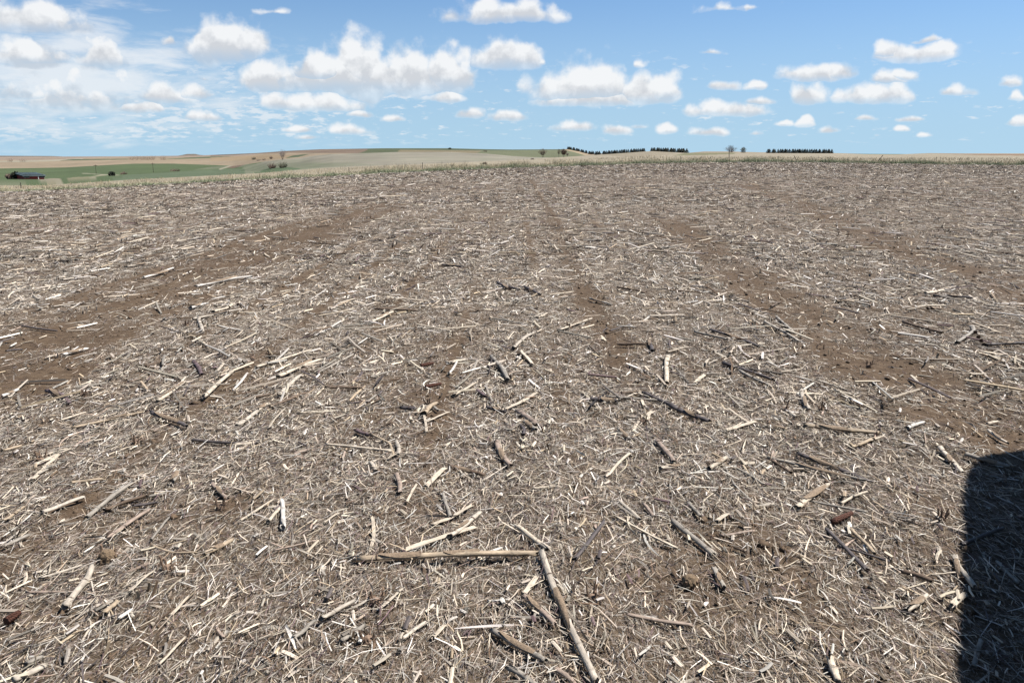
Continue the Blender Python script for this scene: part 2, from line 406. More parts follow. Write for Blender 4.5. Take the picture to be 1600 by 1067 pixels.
def polar_sheet(name, rad, zfun, colfun, mat):
    """rad (nr, na) radii for every azimuth column"""
    nr, na = rad.shape
    A = np.broadcast_to(AZW, (nr, na))
    X = rad * np.sin(A); Y = rad * np.cos(A)
    Zv = zfun(X, Y, rad, A)
    V = np.stack([X, Y, Zv], -1).reshape(-1, 3)
    i = np.arange(nr - 1)[:, None] * na; j = np.arange(na)[None, :]; j2 = (j + 1) % na
    Fq = np.stack([i + j, i + j2, i + na + j2, i + na + j], -1).reshape(-1, 4)
    Fq = Fq[:, ::-1]
    C = colfun(X, Y, Zv, rad, A).reshape(-1, 3)
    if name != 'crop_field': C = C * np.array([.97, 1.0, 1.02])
    me = np_mesh(name, V, Fq, C, True)
    return obj(name, me, mat)

s = np.concatenate([np.geomspace(.25, 1.6, 10)[:-1], np.geomspace(1.6, 30, 175)[:-1], np.geomspace(30, 72, 44)])
rad = s[:, None] * np.ones(len(AZS))[None, :]
EDGE = R0(XC)
rad = np.where(s[:, None] > 30, 30 + (s[:, None] - 30) / 42 * (EDGE[None, :] - 30), rad)
field = polar_sheet('crop_field', rad, lambda X, Y, r, A: field_h(X, Y),
    lambda X, Y, Z, r, A: np.stack([bare(X, Y), np.clip((r - 9) / 14, 0, 1), 0 * X], -1), m_soil)
tag(field, kind='structure')

# ------- land beyond the field: one continuous surface in rings, coloured by the crops that grow on it
RL = [R0(XC), R1(XC), R2(XC), R3(XC), R4(XC)]
YL = [Y0(XC), Y1(XC), Y2(XC), Y3(XC), Y4(XC)]
def layer_z(i): return z_from_y(AZW, RL[i], YL[i])
def paint_poly(C, PX, PY, poly, col, soft=0):
    inside = np.zeros(PX.shape, bool); n = len(poly)
    for k in range(n):
        x1, y1 = poly[k]; x2, y2 = poly[(k + 1) % n]
        cond = (y1 > PY) != (y2 > PY)
        with np.errstate(divide='ignore', invalid='ignore'):
            xi = (x2 - x1) * (PY - y1) / (y2 - y1 + 1e-12) + x1
        inside ^= cond & (PX < xi)
    C[inside] = col
def paint_line(C, PX, PY, pts, w, col):
    for (x1, y1), (x2, y2) in zip(pts[:-1], pts[1:]):
        m = (PX >= min(x1, x2)) & (PX <= max(x1, x2))
        yy = np.interp(PX, [min(x1, x2), max(x1, x2)], [y1, y2] if x1 < x2 else [y2, y1])
        C[m & (np.abs(PY - yy) < w / 2)] = col

m_land = mat_tint('farm_land', .05, .82, 1.16, .95, .1, None)
m_bank = mat_tint('grass_bank', .9, .75, 1.2, .95, .1, None)

def col_bank(X, Y, Z, r, A):
    px, py = proj(X, np.maximum(Y, 1), Z)
    C = np.empty(X.shape + (3,)); C[:] = alb(200, 184, 158)
    f = np.clip((r - EDGE[None, :]) / 4, 0, 1)[..., None]
    C = alb(156, 156, 124) * (1 - f) + C * f
    n = fbm(X * .05, Y * .12, 3)[..., None]
    C = C * (.86 + .28 * n)
    ok = Y > 5
    C2 = C.copy()
    paint_poly(C2, px, py, [(1050,243.5),(1070,239.5),(1100,238),(1150,238),(1148,241),(1100,242.5)], alb(158, 152, 116))
    paint_poly(C2, px, py, [(940,242),(1000,238.5),(1020,237.5),(1060,239.5),(1040,243),(980,246)], alb(188, 172, 146))
    paint_poly(C2, px, py, [(1450,240.4),(1500,240.8),(1600,240.8),(1600,243.5),(1530,242.5)], alb(176, 142, 112))
    return np.where(ok[..., None], C2, C)
def seg_rad(i, fr): return RL[i][None, :] + fr[:, None] * (RL[i + 1] - RL[i])[None, :]
def seg_z(i, fr, dip, vis):
    za, zb = layer_z(i), layer_z(i + 1)
    fr = fr[:, None]
    # sight line over the near crest, the ground stays below it until "vis" and then climbs to the next crest
    ra, rb = RL[i][None, :], RL[i + 1][None, :]
    rr = ra + fr * (rb - ra)
    ysi = YL[i][None, :] + dip
    low = z_from_y(AZW[None, :], rr, ysi)
    rv = ra + vis * (rb - ra)
    zv = z_from_y(AZW[None, :], rv, ysi)
    up = zv + (zb[None, :] - zv) * np.clip((fr - vis) / (1 - vis), 0, 1)
    e = np.clip(fr / max(vis * .35, 1e-3), 0, 1); e = e * e * (3 - 2 * e)
    down = za[None, :] + (low - za[None, :]) * e
    return np.where(fr < vis, down, up)
fr1 = np.linspace(0, 1, 26)
bank_z = lambda X, Y, r, A: layer_z(0)[None, :] + (layer_z(1) - layer_z(0))[None, :] * fr1[:, None]
bank = polar_sheet('grassland', seg_rad(0, fr1), bank_z, col_bank, m_bank)
tag(bank, kind='structure')

def col_valley(X, Y, Z, r, A):
    px, py = proj(X, np.maximum(Y, 1), Z)
    C = np.empty(X.shape + (3,)); C[:] = alb(110, 124, 84)
    paint_poly(C, px, py, [(150,300),(190,274),(240,271),(300,267),(360,264),(420,264),(470,266),(470,300)], alb(122, 134, 102))
    paint_poly(C, px, py, [(300,266),(345,263.5),(420,258.5),(420,255),(330,261)], alb(138, 142, 112))
    # farmyard, tracks and headlands
    paint_poly(C, px, py, [(-50,300),(-50,283),(55,283),(60,279.5),(95,279.5),(70,283.5),(40,287),(40,300)], alb(146, 148, 116))
    paint_poly(C, px, py, [(0,289),(0,287.6),(18,287.8),(18,289)], alb(98, 112, 78))
    paint_line(C, px, py, [(52,282.6),(80,279.8),(95,279.6)], 1.6, alb(180, 168, 142))
    paint_poly(C, px, py, [(70,291),(92,281.5),(112,277.6),(136,276.2),(150,276.6),(128,279),(104,283.5),(80,291)], alb(168, 158, 126))
    paint_poly(C, px, py, [(44,289.5),(66,284.5),(90,280.6),(86,282.8),(60,288.2)], alb(100, 116, 82))
    paint_poly(C, px, py, [(78,287),(105,281.6),(132,277.6),(120,281.4),(100,285.2)], alb(92, 108, 76))
    paint_line(C, px, py, [(90,289),(115,283.6),(140,277.6),(158,274.2),(172,273)], 1.5, alb(182, 172, 144))
    paint_line(C, px, py, [(128,271),(145,272),(165,273.4),(185,274)], 1.2, alb(178, 172, 144))
    # pale pasture hill
    hill = [(395,300),(380,262),(396,257.5),(415,252.5),(440,249.5),(470,246),(490,242.5),(520,240),(560,238.5),(620,236),(700,236),(760,239),(800,242),(830,244),(870,245),(920,242),(920,300)]
    m = np.zeros(px.shape + (1,)); paint_poly(m, px, py, hill, 1.0)
    n = fbm(px * .012, py * .35, 4)[..., None]
    g = np.clip((py - 247) / 14, 0, 1)[..., None] * np.clip((640 - px) / 150, 0, 1)[..., None]
    pc = alb(184, 174, 154) * (.8 + .36 * n)
    k = np.clip(g * 1.1 + (n - .55) * 1.4, 0, .8)
    pc = pc * (1 - k) + alb(138, 144, 112) * k
    C = np.where(m > .5, pc, C)
    paint_poly(C, px, py, [(398,270),(420,263),(450,261.5),(470,263.5),(440,268),(400,272)], alb(112, 128, 92))
    # gully with the road climbing beside it
    paint_poly(C, px, py, [(352,262.5),(378,254),(398,248.6),(402,251.5),(380,258.5),(366,263)], alb(140, 116, 96))
    paint_line(C, px, py, [(344,264.6),(372,255.6),(398,248.4)], 2.0, alb(196, 186, 160))
    C *= (.78 + .30 * fbm(X * .02, Y * .02, 3) + .16 * fbm(X * .12 + Y * .02, Y * .012, 2))[..., None]
    return C
fr2 = np.concatenate([np.linspace(0, .42, 14)[:-1], np.linspace(.42, 1, 84)])
DIP, VIS = 1.2, .42
valley = polar_sheet('valley_farmland', seg_rad(1, fr2), lambda X, Y, r, A: seg_z(1, fr2, DIP, VIS), col_valley, m_land)
tag(valley, kind='structure')

def col_far(X, Y, Z, r, A):
    px, py = proj(X, np.maximum(Y, 1), Z)
    C = np.empty(X.shape + (3,)); C[:] = alb(192, 170, 142)
    paint_poly(C, px, py, [(-99,249.5),(40,250.5),(110,248.6),(160,246.6),(400,246),(400,240),(-99,240)], alb(190, 168, 148))
    paint_poly(C, px, py, [(-99,252),(0,252),(60,250.6),(100,249),(128,247.6),(128,248.8),(90,252),(40,253.4),(-99,254)], alb(204, 192, 168))
    paint_poly(C, px, py, [(92,251.4),(112,249),(200,248.6),(200,249.6),(110,251)], alb(112, 120, 92))
    paint_poly(C, px, py, [(250,249.4),(290,246.6),(330,245),(380,244.4),(360,246.2),(290,248.4)], alb(112, 122, 88))
    paint_poly(C, px, py, [(330,244.6),(400,241),(450,239),(560,240),(620,240),(620,230),(330,230)], alb(158, 134, 114))
    paint_poly(C, px, py, [(340,243.4),(400,239.8),(450,236.4),(500,234),(600,233),(600,230),(330,230)], alb(126, 116, 98))
    paint_poly(C, px, py, [(330,246.5),(400,243),(440,242),(470,243.4),(430,249),(380,251),(330,252)], alb(194, 168, 134))
    paint_poly(C, px, py, [(446,247.6),(456,243.5),(478,241.4),(482,241.6),(466,245.6)], alb(112, 122, 88))
    paint_poly(C, px, py, [(560,240),(572,236),(578,230),(640,230),(640,240)], alb(112, 118, 84))
    paint_poly(C, px, py, [(620,240),(625,233.5),(745,233.8),(760,241),(800,246),(620,246)], alb(164, 148, 116))
    paint_poly(C, px, py, [(600,234),(600,229),(930,229),(930,236),(745,235.6)], alb(108, 116, 86))
    paint_poly(C, px, py, [(735,250),(745,240),(752,235.6),(880,234.6),(916,241.6),(916,250)], alb(140, 142, 108))
    paint_line(C, px, py, [(882,233.6),(896,236.6),(916,242.6)], 2.2, alb(206, 182, 148))
    C *= (.78 + .30 * fbm(X * .006, Y * .006, 3) + .16 * fbm(X * .03, Y * .004, 2))[..., None]
    return C
fr3 = np.concatenate([np.linspace(0, .35, 10)[:-1], np.linspace(.35, 1, 64)])
far = polar_sheet('far_hills', seg_rad(2, fr3), lambda X, Y, r, A: seg_z(2, fr3, .6, .35), col_far, m_land)
tag(far, kind='structure')
fr4 = np.concatenate([np.linspace(0, 1, 30), [1.6, 3.0]])
def z_last(X, Y, r, A):
    z = seg_z(3, np.clip(fr4, 0, 1), .5, .4)
    z[-2:] -= np.array([60, 200])[:, None]
    return z
hor = polar_sheet('distant_ridge', seg_rad(3, fr4), z_last, lambda X, Y, Z, r, A: np.ones(X.shape + (3,)) * alb(150, 134, 118) * (.8 + .4 * fbm(X * .002, Y * .002, 2))[..., None], m_land)
tag(hor, kind='structure')

def column_z(px, r):
    """ground height of the land beyond the field at photo column px and distance r"""
    j = int(np.argmin(np.abs(AZW - float(az_of(px)))))
    for i in range(4):
        if r <= RL[i + 1][j] or i == 3:
            f = np.array([(r - RL[i][j]) / (RL[i + 1][j] - RL[i][j])])
            if i == 0: return float(layer_z(0)[j] + (layer_z(1) - layer_z(0))[j] * f[0])
            if i == 1: return float(seg_z(1, f, DIP, VIS)[0, j])
            if i == 2: return float(seg_z(2, f, .6, .35)[0, j])
            return float(seg_z(3, np.clip(f, 0, 1), .5, .4)[0, j])
def land(px, py, lo=None, hi=None):
    """first point beyond the field edge whose image row is py"""
    a = float(az_of(px)); r0 = float(R0(px))
    for r in np.geomspace(max(r0, lo or r0), hi or 3000, 900):
        z = column_z(px, r)
        if yproj(a, r, z) <= py: return Vector((r * math.sin(a), r * math.cos(a), z)), r
    return Vector((r * math.sin(a), r * math.cos(a), z)), r
def land_r(px, r):
    a = float(az_of(px)); return Vector((r * math.sin(a), r * math.cos(a), column_z(px, r)))

# ---------------------------------------------------------------- corn residue: palettes and batch builders
LB = 1.47                                   # litter is drawn from dry bleached residue, lighter than the soil below it
PAL = {k: alb(*v) * LB for k, v in dict(
    cream=(234, 217, 194), white=(246, 237, 226), tan=(202, 180, 152), grey=(176, 166, 153), pinkish=(188, 166, 149), brown=(122, 100, 80),
    dark=(102, 92, 90), purple=(128, 106, 106), pale=(218, 204, 186), straw=(212, 190, 150), rust=(126, 66, 46)).items()}
PN = list(PAL); PC = np.array([PAL[k] for k in PN])
def pick(n, weights):
    idx = np.array([PN.index(k) for k in weights]); w = np.array(list(weights.values()), float); w /= w.sum()
    c = PC[rng.choice(idx, n, p=w)]
    return c * np.clip(rng.normal(.94, .30, (n, 1)), .32, 1.6) * rng.uniform(.98, 1.02, (n, 3))

def wedge_points(n, r1, r2, keep, margin=1.12, density_pow=1.0):
    """n points in the seen part of the field between two distances, thinned where the soil is bare"""
    hw = math.tan(R(33.5)) * margin
    out = []
    got = 0
    while got < n:
        m = n * 2
        y = np.sqrt(rng.uniform(r1 ** 2, r2 ** 2, m)) if density_pow == 1 else r1 * (r2 / r1) ** rng.random(m)
        x = rng.uniform(-1, 1, m) * (hw * y + .8)
        az = np.arctan2(x, y); _, r0 = edge_z(az)
        k = (np.hypot(x, y) < r0 - .3) & (rng.random(m) > keep * bare(x, y))
        out.append(np.stack([x[k], y[k]], -1)); got += k.sum()
    return np.concatenate(out)[:n]
def headings(n, along=.55):
    a = rng.uniform(0, np.pi, n)
    al = rng.random(n) < along
    a[al] = np.pi / 2 + rng.normal(0, .42, al.sum())
    return a

def ribbons(P, ang, L, W, segs, curl, arc, tilt, roll, twist, col, tip=.35):
    """flat curled shreds; all inputs arrays"""
    n = len(P); s = np.linspace(-.5, .5, segs + 1)[None, :]
    ca, sa = np.cos(ang)[:, None], np.sin(ang)[:, None]; Lc = L[:, None]
    u = Lc * s; v = Lc * curl[:, None] * (s * s - .08)
    cx = P[:, 0:1] + u * ca - v * sa; cy = P[:, 1:2] + u * sa + v * ca
    cz = P[:, 2:3] + tilt[:, None] * u + arc[:, None] * Lc * (.25 - s * s)
    hd = np.arctan2(sa, ca) + 2 * curl[:, None] * s
    w = W[:, None] * .5 * (1 - (1 - tip) * np.abs(2 * s) ** 3)
    ro = roll[:, None] + twist[:, None] * s
    px = -np.sin(hd) * np.cos(ro) * w; py = np.cos(hd) * np.cos(ro) * w; pz = np.sin(ro) * w
    A = np.stack([cx - px, cy - py, cz - pz], -1); B = np.stack([cx + px, cy + py, cz + pz], -1)
    V = np.stack([A, B], 2).reshape(n, -1, 3)
    k = 2 * (segs + 1)
    q = np.arange(segs) * 2
    f = np.stack([q, q + 1, q + 3, q + 2], -1)
    Fq = (np.arange(n)[:, None, None] * k + f[None]).reshape(-1, 4)
    C = np.repeat(col, k, axis=0)
    return V.reshape(-1, 3), Fq, C
def sticks(P, ang, L, rad, sides, bend, tilt, col, flat=.8, cap=True):
    """splinters and stalk bits: tapered prisms with a kink in the middle"""
    n = len(P); s = np.array([-.5, 0., .5])[None, :]
    ca, sa = np.cos(ang)[:, None], np.sin(ang)[:, None]; Lc = L[:, None]
    u = Lc * s; v = Lc * bend[:, None] * (s * s - .12)
    cx = P[:, 0:1] + u * ca - v * sa; cy = P[:, 1:2] + u * sa + v * ca; cz = P[:, 2:3] + tilt[:, None] * u
    th = np.arange(sides) / sides * 2 * np.pi + .4
    rr = rad[:, None] * np.array([.82, 1.0, .9])[None, :]
    ox = -sa[:, :, None] * np.cos(th)[None, None] * rr[:, :, None]; oy = ca[:, :, None] * np.cos(th)[None, None] * rr[:, :, None]
    oz = np.sin(th)[None, None] * rr[:, :, None] * flat + 0 * ox
    V = np.stack([cx[:, :, None] + ox, cy[:, :, None] + oy, cz[:, :, None] + oz], -1).reshape(n, -1, 3)
    k = 3 * sides; f = []
    for a in range(2):
        for j in range(sides):
            j2 = (j + 1) % sides; f.append((a * sides + j, (a + 1) * sides + j, (a + 1) * sides + j2, a * sides + j2))
    Fq = (np.arange(n)[:, None, None] * k + np.array(f)[None]).reshape(-1, 4)
    faces = [Fq]
    if cap:
        e = np.array([list(range(sides)), list(range(2 * sides, 3 * sides))[::-1]])
        faces.append((np.arange(n)[:, None, None] * k + e[None]).reshape(-1, sides))
    return V.reshape(-1, 3), faces, np.repeat(col, k, axis=0)
def merge(parts):
    Vs, Fs, Cs = [], {}, []; off = 0
    for V, F, C in parts:
        for f in (F if isinstance(F, list) else [F]): Fs.setdefault(f.shape[1], []).append(f + off)
        Vs.append(V); Cs.append(C); off += len(V)
    return np.concatenate(Vs), [np.concatenate(v) for v in Fs.values()], np.concatenate(Cs)
def place(xy, lift_lo, lift_hi):
    z = field_h(xy[:, 0], xy[:, 1]) + rng.uniform(lift_lo, lift_hi, len(xy))
    return np.column_stack([xy, z])

m_litter = mat_tint('corn_litter', 160.0, .78, 1.18, .8, .2)
m_stalk = mat_tint('corn_stalk', 60.0, .62, 1.25, .7, .3, (1, 7, 7), .5)

W_FINE = dict(pale=3.4, grey=3.2, pinkish=2.8, white=1.9, cream=2.0, brown=4.6, tan=1.2, dark=2.4, purple=1.0)
W_CHIP = dict(cream=4.0, white=2.0, pale=3.0, tan=1.5, grey=2.2, brown=1.2, dark=1.0, purple=.6)
def shreds(n, r1, r2, Lr, Wr, segs, lift, pw=1, keep=.93, weights=W_FINE, tip=.45):
    xy = wedge_points(n, r1, r2, keep, density_pow=pw); P = place(xy, *lift)
    L = rng.uniform(*Lr, n) * rng.choice([.4, .7, 1, 1, 1.5, 2.4], n)
    return ribbons(P, headings(n), L, rng.uniform(*Wr, n), segs, rng.normal(0, .26, n), rng.normal(.06, .12, n),
        rng.normal(0, .13, n), rng.normal(0, .45, n), rng.normal(0, .8, n), pick(n, weights), tip)
def leaves(n, r1, r2, k=1.0):
    """long curled strips of leaf and husk lying on top"""
    xy = wedge_points(n, r1, r2, .9); P = place(xy, .010, .024)
    return ribbons(P, headings(n, .5), k * rng.uniform(.10, .32, n), k * rng.uniform(.003, .0095, n), 7, rng.normal(0, .45, n), rng.normal(.03, .05, n),
        rng.normal(0, .03, n), rng.normal(0, .6, n), rng.normal(0, 2.4, n), pick(n, dict(grey=4, pale=4, pinkish=3, cream=2, brown=2, white=1)), .3)
W_FAR = dict(pale=5.0, pinkish=3.4, grey=2.4, white=4.2, cream=2.6, brown=2.0, dark=1.0, tan=.4)
W_BRIGHT = dict(white=4, cream=4, pale=4, grey=1, tan=1)
W_MAT = dict(pinkish=4, grey=4, pale=3, brown=3, dark=1, cream=1)
parts = [
    shreds(96000, 1.75, 4.6, (.018, .055), (.0012, .0034), 2, (.001, .017)),
    shreds(110000, 1.75, 4.9, (.008, .026), (.0010, .0026), 1, (.001, .013), weights=W_MAT),
    shreds(44000, 4.3, 7.0, (.022, .070), (.0020, .0046), 2, (.001, .018)),
    shreds(60000, 4.6, 8.0, (.014, .040), (.0016, .0036), 1, (.001, .014), weights=W_MAT),
    shreds(10000, 1.75, 6.0, (.05, .13), (.0014, .0030), 4, (.008, .024)),
    leaves(420, 1.75, 6.5), leaves(400, 6.0, 14.0, 1.2),
    shreds(3000, 1.75, 6.5, (.020, .060), (.004, .012), 3, (.006, .020), weights=dict(pale=4, grey=3, cream=3, white=2, pinkish=2, brown=1), tip=.85),
    shreds(114000, 6.6, 12.5, (.030, .085), (.0026, .0060), 1, (.001, .018), weights=W_FAR),
    shreds(13000, 3.6, 9.0, (.025, .075), (.0035, .0080), 1, (.006, .020), weights=W_BRIGHT, tip=1.0),
    shreds(15000, 8.5, 24.0, (.05, .15), (.007, .016), 1, (.006, .024), pw=0, weights=W_BRIGHT, tip=1.0),
    shreds(2200, 6.0, 14.0, (.04, .10), (.008, .018), 2, (.006, .020), weights=dict(pale=4, cream=4, white=3, grey=2), tip=.85),
    shreds(92000, 12.0, 26.0, (.05, .15), (.005, .012), 1, (.001, .020), pw=0, weights=W_FAR),
    shreds(70000, 24.0, 60.0, (.10, .30), (.011, .030), 1, (.002, .030), pw=0, weights=W_FAR),
    shreds(50000, 50.0, 115.0, (.2, .5), (.03, .07), 1, (.004, .045), pw=1, weights=W_FAR),
]
litter = obj('husk_litter', np_mesh('husk_litter', *merge(parts)), m_litter)
tag(litter, 'bleached shreds of corn husk and leaf covering the whole field', 'litter', kind='stuff')

def chips(n, r1, r2, Lr, Rr, sides, lift, pw=1, weights=W_CHIP, keep=.9):
    xy = wedge_points(n, r1, r2, keep, density_pow=pw); P = place(xy, *lift)
    return sticks(P, headings(n, .6), rng.uniform(*Lr, n), rng.uniform(*Rr, n), sides, rng.normal(0, .12, n), rng.normal(0, .10, n), pick(n, weights), .7, r1 < 12)
parts = [
    chips(9000, 1.75, 5.5, (.03, .12), (.0014, .0032), 3, (.006, .026)),
    chips(1100, 1.75, 6.0, (.025, .085), (.004, .0085), 5, (.010, .026)),
    chips(3600, 5.5, 14.0, (.05, .17), (.004, .010), 3, (.010, .030)),
    chips(3600, 12.0, 30.0, (.10, .34), (.007, .014), 3, (.012, .05), pw=0),
    chips(5200, 26.0, 70.0, (.15, .55), (.010, .022), 3, (.02, .07), pw=0),
    chips(4200, 60.0, 112.0, (.25, .8), (.014, .034), 3, (.02, .10)),
]
chip = obj('stalk_chips', np_mesh('stalk_chips', *merge(parts)), m_litter)
tag(chip, 'splinters and short chips of broken cornstalk scattered over the field', 'litter', kind='stuff')

# crumbs and clods on the bare soil
xy = wedge_points(60000, 1.8, 16.0, 0.0, density_pow=0)
xy = xy[rng.random(len(xy)) < .10 + .9 * bare(xy[:, 0], xy[:, 1])][:11000]; n = len(xy)
oct_ = np.array([(1, 0, 0), (0, 1, 0), (-1, 0, 0), (0, -1, 0), (0, 0, .8), (0, 0, -.6)], float)
sz = rng.gamma(1.3, .0026, n) * (1 + xy[:, 1] / 9); sz = np.clip(sz, .002, .03)
V = oct_[None] * (sz[:, None, None] * rng.uniform(.6, 1.35, (n, 6, 1)))
ca, sa = np.cos(th0 := rng.uniform(0, 6.28, n)), np.sin(th0)
V = np.stack([V[..., 0] * ca[:, None] - V[..., 1] * sa[:, None], V[..., 0] * sa[:, None] + V[..., 1] * ca[:, None], V[..., 2]], -1)
V = V + np.column_stack([xy, field_h(xy[:, 0], xy[:, 1]) + sz * .25])[:, None]
f = np.array([(0, 1, 4), (1, 2, 4), (2, 3, 4), (3, 0, 4), (1, 0, 5), (2, 1, 5), (3, 2, 5), (0, 3, 5)])
clod = obj('soil_clods', np_mesh('soil_clods', V.reshape(-1, 3), (np.arange(n)[:, None, None] * 6 + f[None]).reshape(-1, 3),
    np.repeat(alb(138, 114, 90) * rng.uniform(.75, 1.25, (n, 1)), 6, axis=0), True), m_litter)
tag(clod, 'brown crumbs and clods of dry soil on the bare strips', 'soil', kind='stuff')

# upright stubble of thin leaf bases left standing along the planted rows
sp = []
for k in range(-46, 47):
    X = ROW0 + ROWS * k
    ys = np.arange(2.0, 60.0, .19) + rng.uniform(-.05, .05, len(np.arange(2.0, 60.0, .19)))
    ys = ys[(np.abs(X) < .70 * ys + .3)]
    ys = ys[rng.random(len(ys)) < np.where(ys < 22, .34, .20)]
    for y in ys:
        m = rng.integers(2, 6) if y < 20 else 2
        sp.append(np.column_stack([X + rng.normal(0, .028, m), y + rng.normal(0, .028, m)]))
sp = np.concatenate(sp); n = len(sp)
hgt = rng.uniform(.015, .055, n) * (1 + np.clip(sp[:, 1] / 45, 0, .6)); az_ = rng.uniform(0, 2 * np.pi, n); lean = rng.uniform(0, .55, n)
base = np.column_stack([sp, field_h(sp[:, 0], sp[:, 1]) - .005])
topp = base + np.column_stack([np.cos(az_) * lean * hgt, np.sin(az_) * lean * hgt, hgt])
wv = rng.uniform(.0022, .0055, n) * (1 + np.clip(sp[:, 1] / 14, 0, 1.8))
th = np.arange(3) / 3 * 2 * np.pi
ring = np.stack([np.cos(th), np.sin(th), 0 * th], -1)
V = np.concatenate([base[:, None] + ring[None] * wv[:, None, None], topp[:, None] + ring[None] * wv[:, None, None] * .8], 1)
f = np.array([(0, 1, 4, 3), (1, 2, 5, 4), (2, 0, 3, 5)])
Fq = (np.arange(n)[:, None, None] * 6 + f[None]).reshape(-1, 4)
tf = (np.arange(n)[:, None] * 6 + np.array([[3, 4, 5]]))
stub = obj('stubble', np_mesh('stubble', V.reshape(-1, 3), [Fq, tf], np.repeat(pick(n, dict(brown=3, pinkish=3, tan=3, grey=2, cream=2, pale=2)), 6, axis=0)), m_litter)
tag(stub, 'short upright corn stubble standing in long rows', 'stubble', kind='stuff')

# ---------------------------------------------------------------- single cornstalks
def stalk_mesh(L, r, tone, seed, bend=0.0, split=False, ragged=1.0, nodes=()):
    q = np.random.default_rng(seed)
    ns, sd = (14 if L > .2 else 9), 9
    xs = np.sort(np.concatenate([np.linspace(-.5, .5, ns) * L] + [[nx - r * .9, nx, nx + r * .9] for nx in nodes]))
    base = PAL[tone] * q.uniform(.85, 1.12)
    V, C = [], []
    th = np.arange(sd) / sd * 2 * np.pi
    kink = q.uniform(-.25, .25) * L; ka = q.normal(0, .05) if q.random() < .6 else q.normal(0, .22)
    wob = q.normal(0, 1, 4)
    endA = np.abs(q.normal(0, 1.5, sd)) * r * ragged * (1 + 1.6 * (q.random(sd) < .2)); endB = np.abs(q.normal(0, 1.5, sd)) * r * ragged * (1 + 1.6 * (q.random(sd) < .2))
    for i, x in enumerate(xs):
        s = x / L
        rad = r * (1.06 - .16 * (s + .5)) * (1 + .05 * math.sin(9 * s + wob[0]) + .04 * math.sin(23 * s + wob[1]))
        nd = min([abs(x - nx) for nx in nodes] + [9])
        if nd < r * .5: rad *= 1.16
        y0 = bend * L * (s * s - .08) + (ka * abs(x - kink) if x > kink else 0) + r * .12 * math.sin(7 * s + wob[2])
        z0 = r * .12 * math.sin(6 * s + wob[3])
        for j, a in enumerate(th):
            rk = rad * (1 + q.normal(0, .055)); cy, cz = math.cos(a) * rk * 1.06, math.sin(a) * rk * .74
            if split and cz > -.05 * r: cz = rad * (.10 + .16 * math.sin(j * 2.1 + s * 20))    # torn open, the pith lies bare on top
            dx = endA[j] if i == 0 else (-endB[j] if i == len(xs) - 1 else 0)
            V.append((x + dx, y0 + cy, z0 + cz))
            c = base * (1 + .16 * math.sin(j * 1.7 + s * 13 + wob[1]) + .10 * math.sin(31 * s + wob[2]) + q.normal(0, .10))
            if nd < r * .6: c = c * .66
            if split and math.sin(a) > .2: c = PAL['cream'] * q.uniform(.75, 1.15)
            C.append(c)
    nx = len(xs); Fq = []
    for i in range(nx - 1):
        for j in range(sd):
            j2 = (j + 1) % sd; Fq.append((i * sd + j, (i + 1) * sd + j, (i + 1) * sd + j2, i * sd + j2))
    tris = []
    for e, sgn in ((0, 1), (nx - 1, -1)):          # hollowed broken ends, set back and tinted darker towards the inside
        o = len(V); ctr = np.mean(V[e * sd:(e + 1) * sd], axis=0)
        for j in range(sd):
            p = np.array(V[e * sd + j]); pp = ctr + (p - ctr) * np.array([0, .72, .72]); pp[0] += sgn * r * .7
            V.append(tuple(pp)); C.append(base * .45)
        V.append((ctr[0] + sgn * r * .9, ctr[1], ctr[2])); C.append(base * .4)
        for j in range(sd):
            j2 = (j + 1) % sd; Q = (e * sd + j, e * sd + j2, o + j2, o + j); T = (o + j, o + j2, o + sd)
            Fq.append(Q if sgn > 0 else Q[::-1]); tris.append(T if sgn > 0 else T[::-1])
    return np_mesh('corn_stalk', np.array(V), [np.array(Fq), np.array(tris)], np.array(C), True)
def ring_mesh():
    bm = bmesh.new()
    bmesh.ops.create_cone(bm, cap_ends=True, segments=10, radius1=1, radius2=1, depth=1)
    for v in bm.verts: v.co = Vector((v.co.z, v.co.x, v.co.y * .88))
    me = bpy.data.meshes.new('node'); bm.to_mesh(me); bm.free(); return me
NODE_ME = ring_mesh()
m_node = mat_plain('stalk_node', alb(120, 92, 74), .85, 300, .35)
m_sheath = mat_plain('leaf_sheath', alb(186, 160, 132), .8, 120, .3, .4)

